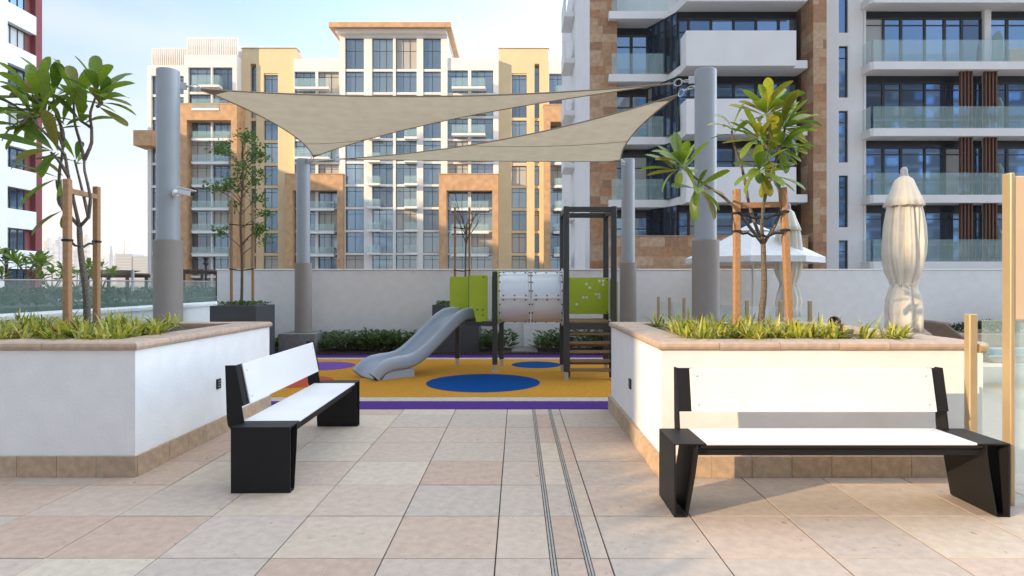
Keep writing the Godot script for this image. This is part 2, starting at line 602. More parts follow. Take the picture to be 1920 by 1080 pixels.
# ------------------------------------------------------------------ benches
func bench(label, c, turn):
	var o = thing("park_bench", label, "bench", c, turn, "white topped benches with black steel ends")
	var th = 0.01
	for e in [-1, 1]:
		var s = st()
		var outer = 1.05 * e
		var w = 0.41
		var z = 0.0
		# folded sheet: foot, outer side, rounded bend, top, and a sloping inner side
		add_box(s, Vector3(outer - e * th / 2, 0.226, z), Vector3(th, 0.452, w))
		add_box(s, Vector3(outer - e * 0.1, 0.456, z), Vector3(0.2, 0.0085, w))
		add_box(s, Vector3(outer - e * 0.044, 0.004, z), Vector3(0.07, 0.008, w))
		var pin = [Vector2(0.970, 0.008), Vector2(0.925, 0.27), Vector2(0.907, 0.40), Vector2(0.905, 0.452), Vector2(0.897, 0.452), Vector2(0.899, 0.40), Vector2(0.916, 0.27), Vector2(0.962, 0.008)]
		add_prism(s, pin, -w / 2, w / 2, func(u, v, ww): return Vector3(u * e, v, ww))
		put("leg", done(s), M.black_steel, o)
		# back support: a leaning side plate with a flange behind the backrest board
		s = st()
		var prof = [Vector2(-.300, .874), Vector2(-.226, .876), Vector2(-.168, .585), Vector2(-.184, .582), Vector2(-.166, .47), Vector2(-.166, .405), Vector2(-.222, .402), Vector2(-.258, .414), Vector2(-.280, .445), Vector2(-.288, .50)]
		add_prism(s, prof, 0.915, 0.925, func(u, v, ww): return Vector3(ww * e, v, u))
		var fl = [Vector2(-.230, .872), Vector2(-.226, .876), Vector2(-.168, .585), Vector2(-.173, .584)]
		add_prism(s, fl, 0.81, 0.915, func(u, v, ww): return Vector3(ww * e, v, u))
		put("back_support", done(s), M.black_steel, o)
	var a = atan2(0.058, 0.291)
	put("backrest_board", bevelled(Vector3(1.675, 0.296, 0.013), 0.003), M.white_board, o, Vector3(0, 0.7285, -0.188), Basis(Vector3.RIGHT, -a))
	for e in [-1, 1]:
		for h in [0.095, -0.095]: put("screw", bolt_mesh(), M.zinc, o, Vector3(e * 0.79, 0.7285 + h, -0.188 + 0.2 * h * -1.0 + 0.008), Basis(Vector3.RIGHT, PI / 2 - a).scaled_local(Vector3(.55, .3, .55)))
		for z in [0.14, -0.14]: put("screw", bolt_mesh(), M.zinc, o, Vector3(e * 0.80, 0.4632, z), Basis().scaled(Vector3(.55, .15, .55)))
	put("seat_board", bevelled(Vector3(1.696, 0.014, 0.405), 0.003), M.white_board, o, Vector3(0, 0.456, 0))
	put("seat_frame", cube(Vector3(1.77, 0.016, 0.40)), M.black_steel, o, Vector3(0, 0.440, 0))
	for z in [0.15, -0.15]: put("rail", bevelled(Vector3(1.80, 0.055, 0.03), 0.003), M.black_steel, o, Vector3(0, 0.4045, z))
	return o

func make_benches():
	bench("white bench with black ends seen from the front beside the sunlit planter", Vector3(2.03, 0, -4.07), 0.0)
	bench("white bench with black ends seen end on in the shade by the left planter", Vector3(-1.815, 0, -5.36), deg_to_rad(91.4))

# ------------------------------------------------------------------ shade sails
func make_shade_columns():
	var cols = [[-4.60, 8.15, 4.27, 2.03, "thick grey shade column nearest on the left carrying the security camera"], [2.48, 8.15, 4.27, 2.03, "thick grey shade column behind the sunlit planter's tree"], [-4.54, 13.12, 4.10, 1.90, "far grey shade column on the left standing on a concrete pedestal"], [2.35, 13.12, 4.10, 1.90, "far grey shade column on the right beside the climbing tower"]]
	for i in 4:
		var c = cols[i]
		var o = thing("shade_column", c[4], "column", Vector3(c[0], 0, -c[1]), 0.0, "shade sail columns")
		var y0 = 0.0
		if i > 1:
			y0 = 0.43
			put("pedestal", bevelled(Vector3(0.76, 0.43, 0.78), 0.008), M.pedestal, o, Vector3(0, 0.215, 0))
		cylinder("sleeve", 0.175, y0, c[3], M.column_sleeve, o, 48)
		cylinder("post", 0.141, c[3], c[2], M.column_upper, o, 48)
		# lug plates for the sail fittings
		var dirs = [[Vector3(0.8, 0, -0.4)], [Vector3(-0.9, 0, -0.1), Vector3(-0.35, 0, -0.9)], [Vector3(0.6, 0, 0.6), Vector3(0.9, 0, 0.25)], [Vector3(-0.5, 0, 0.8)]]
		for dv in dirs[i]:
			var v = dv.normalized()
			var up = [-.18, -.12, -.06, -.12][i]
			var b = Basis(v, Vector3.UP, v.cross(Vector3.UP))
			put("lug", bevelled(Vector3(0.10, 0.10, 0.014), 0.004), M.zinc, o, Vector3(0, c[2] + up, 0) + v * 0.17, b)
	var cam = thing("security_camera", "white bullet security camera on the near left column", "camera", Vector3(-4.44, 2.635, -8.05))
	cam.rotation.y = deg_to_rad(-12)
	put("bracket", done_tube([Vector3(0, 0, 0), Vector3(0.07, 0.0, 0.03), Vector3(0.11, 0.03, 0.04)], 0.016), M.camera_white, cam)
	lathe("base_plate", [Vector2(0, -0.02), Vector2(0.05, -0.02), Vector2(0.05, 0.0), Vector2(0, 0.01)], M.camera_white, cam).transform = Transform3D(Basis(Vector3.BACK, -PI / 2), Vector3(0.0, 0, 0))
	var hb = Basis(Vector3.BACK, -0.22)
	put("housing", bevelled(Vector3(0.20, 0.075, 0.075), 0.012), M.camera_white, cam, Vector3(0.185, 0.0, 0.05), hb)
	put("sun_hood", bevelled(Vector3(0.23, 0.012, 0.09), 0.004), M.camera_white, cam, Vector3(0.20, 0.044, 0.05), hb)
	put("lens", bevelled(Vector3(0.02, 0.055, 0.055), 0.004), M.lamp_black, cam, Vector3(0.288, -0.024, 0.05), hb)

func done_tube(pts, r, sides = 8):
	var s = st(true)
	var rr = []
	for p in pts: rr.append(r)
	add_tube(s, pts, rr, sides)
	return done(s)

func sail_point(A, B, C, a, b, c, sag):
	var p = A * a + B * b + C * c
	var inward = func(P, Q, R):
		var mid = (P + Q) / 2
		var d = R - mid
		var t = (Q - P).normalized()
		d -= t * d.dot(t)
		return d.normalized()
	p += inward.call(A, B, C) * sag[0] * 4.0 * a * b
	p += inward.call(B, C, A) * sag[1] * 4.0 * b * c
	p += inward.call(C, A, B) * sag[2] * 4.0 * c * a
	p.y -= sag[3] * 27.0 * a * b * c + sag[4] * 4.0 * (a * b + b * c + c * a) / 3.0
	return p

func sail(label, A, B, C, sag, ties, seam, corner_of):
	var o = thing("shade_sail", label, "shade sail", (A + B + C) / 3.0, 0.0, "beige shade sails")
	var off = o.position
	var N = 36
	var f = func(i, j): return sail_point(A, B, C, 1.0 - float(i + j) / N, float(i) / N, float(j) / N, sag) - off
	var s = st(true)
	for i in N:
		for j in N - i:
			tri(s, f.call(i, j), f.call(i + 1, j), f.call(i, j + 1))
			if i + j < N - 1: tri(s, f.call(i + 1, j), f.call(i + 1, j + 1), f.call(i, j + 1))
	put("canopy", done(s), M.sail, o)
	for e in 3:
		var pts = []
		for k in N + 1:
			var u = float(k) / N
			var bc = [[1 - u, u, 0], [0, 1 - u, u], [u, 0, 1 - u]][e]
			pts.append(sail_point(A, B, C, bc[0], bc[1], bc[2], sag) - off)
		put("hem", done_tube(pts, 0.011, 6), M.sail_hem, o)
	# doubled cloth in the corners, sewn under the canopy
	for e in 3:
		s = st(true)
		var L = 7.0
		var q = 0.055
		var g = func(i, j):
			var b0 = 1.0 - q * (i + j) / L
			var rest = q * (i + j) / L
			var u = 0.5 if i + j == 0 else float(j) / (i + j)
			var bc = [0.0, 0.0, 0.0]
			bc[e] = b0; bc[(e + 1) % 3] = rest * (1 - u); bc[(e + 2) % 3] = rest * u
			return sail_point(A, B, C, bc[0], bc[1], bc[2], sag) - off + Vector3(0, -0.006, 0)
		for r in range(0, 7):
			for k in r + 1:
				tri(s, g.call(r - k, k), g.call(r + 1 - k, k), g.call(r - k, k + 1))
				if k < r: tri(s, g.call(r - k, k), g.call(r - k, k + 1), g.call(r - k - 1, k + 1))
		put("corner_patch", done(s), M.sail_hem, o)
	# seams
	for v in [seam]:
		var pts = []
		for k in N + 1:
			var u = float(k) / N
			var bc = [(1 - v) * u, (1 - v) * (1 - u), (1 - v) * u]
			bc[corner_of] = v
			if corner_of == 1: bc[0] = (1 - v) * (1 - u)
			pts.append(sail_point(A, B, C, bc[0], bc[1], bc[2], sag) - off + Vector3(0, -0.003, 0))
		put("seam", done_tube(pts, 0.005, 4), M.sail_hem, o)
	# ring, turnbuckle and shackle at each corner
	for e in 3:
		var corner = [A, B, C][e] - off
		var lug = ties[e] - off
		var v = (lug - corner)
		var len = v.length()
		var dirn = v.normalized()
		var s2 = st(true)
		var b = Basis(dirn, Vector3.UP, dirn.cross(Vector3.UP).normalized())
		for r in [[0.05, 0.045, 0], [len - 0.045, 0.04, 1]]:
			var ring = []
			for k in 17:
				var a = TAU * k / 16
				ring.append(corner + dirn * r[0] + (b.x * cos(a) * 1.2 + (b.y if r[2] == 0 else b.z) * sin(a)) * r[1])
			var rr = []
			for p in ring: rr.append(0.008)
			add_tube(s2, ring, rr, 6)
		add_tube(s2, [corner + dirn * 0.09, corner + dirn * 0.12, corner + dirn * (len - 0.11), corner + dirn * (len - 0.08)], [0.008, 0.016, 0.016, 0.008], 8)
		put("turnbuckle", done(s2), M.zinc, o)
	return o

func make_sails():
	var c1 = Vector3(-4.40, 4.09, -8.24)
	var c2a = Vector3(2.28, 4.15, -8.19)
	var c2b = Vector3(2.38, 4.13, -8.37)
	var c3a = Vector3(-4.36, 4.04, -12.96)
	var c3b = Vector3(-4.31, 4.04, -13.05)
	var c4 = Vector3(2.23, 3.98, -12.93)
	sail("beige shade sail running from the near left column across to the right", Vector3(-4.25, 4.07, -8.29), Vector3(-4.22, 4.08, -12.80), Vector3(2.10, 4.14, -8.27), [0.30, 0.50, 0.42, 0.05, 0.03], [c1, c3a, c2a], 0.72, 1)
	sail("beige shade sail stretched to the far right column", Vector3(-3.70, 4.06, -12.90), Vector3(2.15, 4.00, -12.85), Vector3(2.24, 4.09, -8.60), [0.10, 0.22, 0.50, 0.05, 0.10], [c3b, c4, c2b], 0.42, 2)

# ------------------------------------------------------------------ playground tower
func make_play_tower():
	var o = thing("play_tower", "playground climbing tower with grey slide, lime panels and a white crawl tunnel", "play structure", Vector3(0, 0.012, -10.2))
	var Y = 0.012
	var post = func(x, d, top):
		var p = put("post", bevelled(Vector3(0.085, top - 0.13, 0.085), 0.008), M.play_steel, o, Vector3(x, (top + 0.13) / 2 - Y, -d + 10.2))
		var s = st()
		add_box(s, Vector3(0, 0.07, 0), Vector3(0.055, 0.14, 0.055))
		add_box(s, Vector3(0, 0.006, 0), Vector3(0.10, 0.012, 0.10))
		put("foot", done(s), M.zinc, p, Vector3(0, -(top + 0.13) / 2 + Y, 0))
	for q in [[-1.07, 11.05, 0.80], [-0.37, 10.2, 1.665], [-0.28, 10.95, 1.62], [0.742, 9.36, 2.63], [0.742, 10.2, 2.63], [1.46, 9.36, 2.63], [1.46, 10.2, 2.63]]:
		post.call(q[0], q[1], q[2])
	# head beams of the tall frame
	for d in [9.36, 10.2]: put("head_beam", bevelled(Vector3(0.633, 0.075, 0.07), 0.006), M.play_steel, o, Vector3(1.101, 2.585 - Y, 10.2 - d))
	for x in [0.742, 1.46]: put("head_beam", bevelled(Vector3(0.07, 0.075, 0.755), 0.006), M.play_steel, o, Vector3(x, 2.583 - Y, 10.2 - 9.78))
	# decks
	var dk = put("deck", cube(Vector3(0.63, 0.10, 0.755)), M.play_steel, o, Vector3(1.101, 0.80, 10.2 - 9.78))
	for k in 8: put("deck_board", bevelled(Vector3(0.074, 0.03, 0.75), 0.003), M.tread_wood, dk, Vector3(-0.277 + 0.079 * k, 0.066, 0))
	var s = st()
	add_prism(s, [Vector2(-1.10, 11.08), Vector2(-0.33, 10.98), Vector2(-0.41, 10.17), Vector2(-0.86, 10.32)], 0.76, 0.84, func(u, v, w): return Vector3(u, w - Y, 10.2 - v))
	put("deck", done(s), M.play_steel, o)
	# lime guard panels at the head of the slide
	var flat = func(called, pts, z0, z1, m): 
		var t = st()
		add_prism(t, pts, z0, z1, func(u, v, w): return Vector3(u, v - Y, w))
		return put(called, done(t), m, o)
	var near = flat.call("guard_panel", [Vector2(-.80, 1.58), Vector2(-.78, 1.60), Vector2(-.51, 1.60), Vector2(-.49, 1.58), Vector2(-.49, .92), Vector2(-.50, .83), Vector2(-.68, .83), Vector2(-.735, 1.06), Vector2(-.80, 1.07)], -0.05, -0.03, M.lime_panel)
	flat.call("guard_panel", [Vector2(-1.19, 1.56), Vector2(-1.165, 1.585), Vector2(-.85, 1.585), Vector2(-.83, 1.56), Vector2(-.83, .86), Vector2(-1.19, .86)], -0.72, -0.70, M.lime_panel)
	put("panel_edge", cube(Vector3(0.008, 0.54, 0.026)), M.play_steel, near, Vector3(-0.8045, 1.32 - Y, -0.04))
	for b in [[-.66, 1.02], [-.57, 1.02], [-.57, .93], [-.56, 1.56]]: put("bolt", bolt_mesh(), M.bolt_black, near, Vector3(b[0], b[1], -0.026), Basis(Vector3.RIGHT, PI / 2))
	flat.call("guard_rail", [Vector2(-.47, 1.57), Vector2(-.445, 1.57), Vector2(-.445, .86), Vector2(-.47, .86)], -0.05, -0.025, M.tunnel_white)
	flat.call("side_panel", [Vector2(-.425, 1.59), Vector2(-.415, 1.59), Vector2(-.415, .84), Vector2(-.425, .84)], -0.70, -0.05, M.lime_panel)
	# lime panel with pale dots at the back of the tall frame
	var back = flat.call("dotted_panel", [Vector2(.81, 1.54), Vector2(.83, 1.56), Vector2(1.475, 1.56), Vector2(1.495, 1.54), Vector2(1.495, .985), Vector2(1.475, .965), Vector2(.83, .965), Vector2(.81, .985)], 0.06, 0.08, M.lime_panel)
	for b in [[.29, .20], [.345, .14], [.50, .13 + .12], [.56, .25], [.56, .19], [.24, -.02], [.295, -.02], [.45, .03], [.50, .03], [.50, -.02], [.13, -.13]]:
		var c = lathe("dot", [Vector2(0, 0), Vector2(0.021, 0), Vector2(0.021, 0.006), Vector2(0, 0.006)], M.tunnel_white, back, 12, false)
		c.transform = Transform3D(Basis(Vector3.RIGHT, PI / 2), Vector3(.84 + b[0], 1.255 + b[1] - Y, 0.081))
	for b in [[.835, 1.53], [1.47, 1.53], [.835, .995], [1.47, .995]]: put("bolt", bolt_mesh(), M.bolt_black, back, Vector3(b[0], b[1] - Y, 0.082), Basis(Vector3.RIGHT, PI / 2))
	s = st()
	add_prism(s, [Vector2(-.03, 1.54), Vector2(.74, 1.5), Vector2(.74, .88), Vector2(-.03, .88)], 1.515, 1.53, func(u, v, w): return Vector3(w, v - Y, u + 0.05))
	put("side_panel", done(s), M.lime_panel, o)
	# climbing ladder of timber treads
	for k in 5:
		put("tread", bevelled(Vector3(0.625, 0.04, 0.11), 0.005), M.tread_wood, o, Vector3(1.101, 0.155 + 0.135 * k - Y, 0.84 - 0.03 * k - 0.02))
	for k in [1, 3]: put("riser_board", bevelled(Vector3(0.625, 0.03, 0.02), 0.003), M.tread_wood, o, Vector3(1.101, 0.105 + 0.135 * k - Y, 0.76 - 0.03 * k))
	for x in [0.80, 1.40]: put("stringer", bevelled(Vector3(0.03, 0.78, 0.05), 0.004), M.play_steel, o, Vector3(x + (0.012 if x > 1 else -0.012), 0.41, 0.74), Basis(Vector3.RIGHT, -0.16))
	# crawl tunnel: white lower shells, clear upper shells, black bolts on the flanges
	var cx = 0.21
	var cy = 1.245 - Y
	var cz = 10.2 - 9.98
	var R = 0.405
	var shell = func(a0, a1, x0, x1, m):
		var t = st(true)
		var n = 12
		for k in n:
			var a = a0 + (a1 - a0) * k / n
			var b = a0 + (a1 - a0) * (k + 1) / n
			for r in [R, R - 0.012]:
				quad(t, Vector3(x0, cy + sin(a) * r, cz + cos(a) * r), Vector3(x0, cy + sin(b) * r, cz + cos(b) * r), Vector3(x1, cy + sin(b) * r, cz + cos(b) * r), Vector3(x1, cy + sin(a) * r, cz + cos(a) * r))
		return put("tunnel_shell", done(t), m, o)
	for h in [[-0.285, 0.2], [0.22, 0.705]]:
		shell.call(-PI - 0.12, -0.02, h[0], h[1], M.tunnel_white)
		shell.call(0.02, PI - 0.16, h[0], h[1], M.polycarbonate)
		for a in [0.0, PI - 0.14]: put("flange", cube(Vector3(h[1] - h[0] - 0.02, 0.028, 0.03)), M.tunnel_white, o, Vector3((h[0] + h[1]) / 2, cy + sin(a) * R, cz + cos(a) * (R + 0.004)))
		for x in [h[0] + 0.07, (h[0] + h[1]) / 2, h[1] - 0.07]:
			for dy in [-0.035, 0.035]: put("bolt", bolt_mesh(), M.bolt_black, o, Vector3(x, cy + dy, cz + R + 0.006), Basis(Vector3.RIGHT, PI / 2))
			put("bolt", bolt_mesh(), M.bolt_black, o, Vector3(x, cy + sin(1.25) * (R + .006), cz + cos(1.25) * (R + .006)), Basis(Vector3.RIGHT, PI / 2 - 1.25))
			put("bolt", bolt_mesh(), M.bolt_black, o, Vector3(x, cy + sin(-1.3) * (R + .006), cz + cos(-1.3) * (R + .006)), Basis(Vector3.RIGHT, PI / 2 + 1.3))
		for x in [h[0] + 0.012, h[1] - 0.012]:
			var ring = []
			for k in 33: ring.append(Vector3(x, cy + sin(TAU * k / 32) * (R + 0.004), cz + cos(TAU * k / 32) * (R + 0.004)))
			put("flange_ring", done_tube(ring, 0.014, 6), M.tunnel_white, o)
			for a in [-1.0, -0.6, -0.25, 0.25, 0.6, 0.95, 1.2]: put("bolt", bolt_mesh(), M.bolt_black, o, Vector3(x, cy + sin(a) * (R + 0.018), cz + cos(a) * (R + 0.018)), Basis(Vector3.RIGHT, PI / 2 - a))
	for x in [-0.30, 0.722]:
		s = st()
		var n = 32
		for k in n:
			var a = TAU * k / n
			var b = TAU * (k + 1) / n
			for r in [[R - 0.02, R + 0.035]]:
				add_box(s, Vector3(x, cy + sin((a + b) / 2) * (R + 0.01), cz + cos((a + b) / 2) * (R + 0.01)), Vector3(0.012, 0.06, TAU * R / n + 0.012), Basis(Vector3.RIGHT, PI / 2 - (a + b) / 2 - PI / 2))
		put("end_ring", done(s), M.lime_panel if x < 0 else M.tunnel_white, o)
	# slide chute: a channel with rolled rims swept down to a rounded run-out
	var prof = [[-.06, .87], [.10, .875], [.20, .86], [.32, .80], [.46, .69], [.62, .565], [.78, .44], [.93, .33], [1.06, .25], [1.18, .20], [1.32, .175], [1.50, .168], [1.62, .155], [1.71, .125], [1.78, .075], [1.825, .02]]
	var dirn = Vector3(-0.735, 0, 0.678)
	var perp = Vector3(0.678, 0, 0.735)
	var start = Vector3(-0.915, -Y, -0.46)
	var sec = [[-.262, -.03], [-.285, .02], [-.288, .14], [-.275, .175], [-.252, .185], [-.232, .172], [-.222, .13], [-.205, .05], [-.16, .012], [0, 0], [.16, .012], [.205, .05], [.222, .13], [.232, .172], [.252, .185], [.275, .175], [.288, .14], [.285, .02], [.262, -.03]]
	s = st(true)
	var rings = []
	for i in prof.size():
		var p0 = prof[max(i - 1, 0)]
		var p1 = prof[min(i + 1, prof.size() - 1)]
		var tx = Vector2(p1[0] - p0[0], p1[1] - p0[1]).normalized()
		var ring = []
		for q in sec:
			var hh = q[1]
			var pos = start + dirn * (prof[i][0] - tx.y * hh) + perp * q[0] + Vector3(0, max(prof[i][1] + tx.x * hh, 0.006), 0)
			ring.append(pos)
		rings.append(ring)
	for i in rings.size() - 1:
		for k in sec.size():
			var l = (k + 1) % sec.size()
			quad(s, rings[i][k], rings[i][l], rings[i + 1][l], rings[i + 1][k])
	put("slide_chute", done(s), M.slide_plastic, o)
	s = st()
	var skirt = [Vector2(1.16, .0), Vector2(1.20, .14), Vector2(1.66, .125), Vector2(1.76, .0)]
	add_prism(s, skirt, -0.25, 0.25, func(u, v, w): return start + dirn * u + perp * w + Vector3(0, v + 0.002, 0))
	put("slide_base", done(s), M.slide_plastic, o)

func bolt_mesh():
	if not cache.has("bolt"):
		var s = st(true)
		add_lathe(s, [Vector2(0.0125, -0.004), Vector2(0.0125, 0.004), Vector2(0.008, 0.010), Vector2(0, 0.012)], 8)
		cache["bolt"] = done(s)
	return cache["bolt"]

# ------------------------------------------------------------------ trees and plants
func leaf_mesh(k):
	var key = "leaf%d" % k
	if cache.has(key): return cache[key]
	var s = st(true)
	var ts = [0.0, 0.10, 0.28, 0.5, 0.7, 0.86, 0.96, 1.0]
	var ws = [0.012, 0.035, 0.095, 0.14, 0.16, 0.14, 0.08, 0.004]
	var droop = [0.10, 0.24, 0.42, 0.02][k]
	var twist = [0.1, -0.15, 0.2, 0.0][k]
	var rows = []
	for i in ts.size():
		var t = ts[i]
		var c = Vector3(twist * t * t * 0.3, t - droop * droop * t * t * 0.4, -droop * t * t)
		var sx = Vector3(cos(twist * t), 0, sin(twist * t))
		rows.append([c - sx * ws[i] + Vector3(0, 0, ws[i] * 0.32), c, c + sx * ws[i] + Vector3(0, 0, ws[i] * 0.32)])
	for i in rows.size() - 1:
		for j in 2: quad(s, rows[i][j], rows[i][j + 1], rows[i + 1][j + 1], rows[i + 1][j])
	cache[key] = done(s)
	return cache[key]

func rosette(tree, p, dirn, n, size, mats, spread = 1.0):
	var a0 = rng.randf() * TAU
	var side = dirn.cross(Vector3.UP)
	if side.length() < 0.1: side = Vector3.RIGHT
	side = side.normalized()
	var up = side.cross(dirn).normalized()
	for k in n:
		var a = a0 + k * 2.4
		var tilt = (0.30 + 1.20 * float(k) / n + rng.randf_range(-0.15, 0.15)) * spread
		var v = (dirn * cos(tilt) + (side * cos(a) + up * sin(a)) * sin(tilt)).normalized()
		if v.y < -0.55: v.y = -0.55; v = v.normalized()
		var z = Vector3.UP - v * v.y
		if z.length() < 0.15: z = Vector3(0.4, 0, 1) - v * v.dot(Vector3(0.4, 0, 1))
		z = (z.normalized() + Vector3(rng.randf_range(-.5, .5), 0, rng.randf_range(-.2, .7))).normalized()
		z = (z - v * z.dot(v)).normalized()
		var x = v.cross(z)
		var L = size * rng.randf_range(0.75, 1.15)
		var b = Basis(x * L * rng.randf_range(0.78, 1.12), v * L, z * L)
		put("leaf", leaf_mesh(rng.randi_range(0, 3)), M[mats[rng.randi() % mats.size()]], tree, p + v * 0.012 - dirn * (0.08 * float(k) / n), b)

func limb(tree, called, pts, r0, r1, m = "bark"):
	var c := Curve3D.new()
	for i in pts.size():
		var t = (pts[min(i + 1, pts.size() - 1)] - pts[max(i - 1, 0)]) / 6.0
		c.add_point(pts[i], -t, t)
	var out = []
	var rads = []
	var L = c.get_baked_length()
	var n = max(4, int(L / 0.06))
	for i in n + 1:
		out.append(c.sample_baked(L * i / n))
		rads.append(lerpf(r0, r1, float(i) / n) * rng.randf_range(0.95, 1.06))
	return tube(called, out, rads, M[m], tree, 8)

func frangipani(label, base, trunk, limbs, rosettes, mats, size):
	var o = thing("frangipani_tree", label, "tree", base)
	var loc = func(p): return p - base
	limb(o, "trunk", trunk.map(loc), 0.032, 0.024)
	for l in limbs: limb(o, "branch", l.map(loc), 0.017, 0.010)
	for r in rosettes: rosette(o, r[0] - base, r[1].normalized(), int(r[2] * 0.85), size * r[3], mats)
	return o

func stakes(label, a, b, bar, straps):
	var o = thing("tree_stakes", label, "tree stakes", (a[0] + b[0]) / 2.0, 0.0, "timber tree stakes in the raised planters")
	var off = o.position
	for q in [a, b]:
		var v = (q[1] - q[0])
		var y = v.normalized()
		var x = (Vector3.RIGHT - y * y.x).normalized()
		put("stake", bevelled(Vector3(0.056, v.length(), 0.056), 0.006), M.stake_wood, o, (q[0] + q[1]) / 2 - off, Basis(x, y, x.cross(y)))
	var f = func(q, t): return q[0].lerp(q[1], t) - off
	var p = f.call(a, bar)
	var q2 = f.call(b, bar)
	var v2 = q2 - p
	var x2 = v2.normalized()
	var z2 = x2.cross(Vector3.UP).normalized()
	put("crossbar", bevelled(Vector3(v2.length(), 0.05, 0.024), 0.004), M.stake_wood, o, (p + q2) / 2 + z2 * 0.0, Basis(x2, z2.cross(x2), z2))
	for t in straps:
		var pts = []
		for k in 11:
			var u = k / 10.0
			pts.append(f.call(a, t).lerp(f.call(b, t), u) + Vector3(0.0, -0.05 * sin(u * PI) + 0.012 * sin(u * 40), 0.03))
		put("strap", done_tube(pts, 0.011, 6), M.strap, o)
	for t in straps:
		for q in [a, b]:
			put("strap", bevelled(Vector3(0.068, 0.022, 0.068), 0.004), M.strap, o, f.call(q, t))
	return o

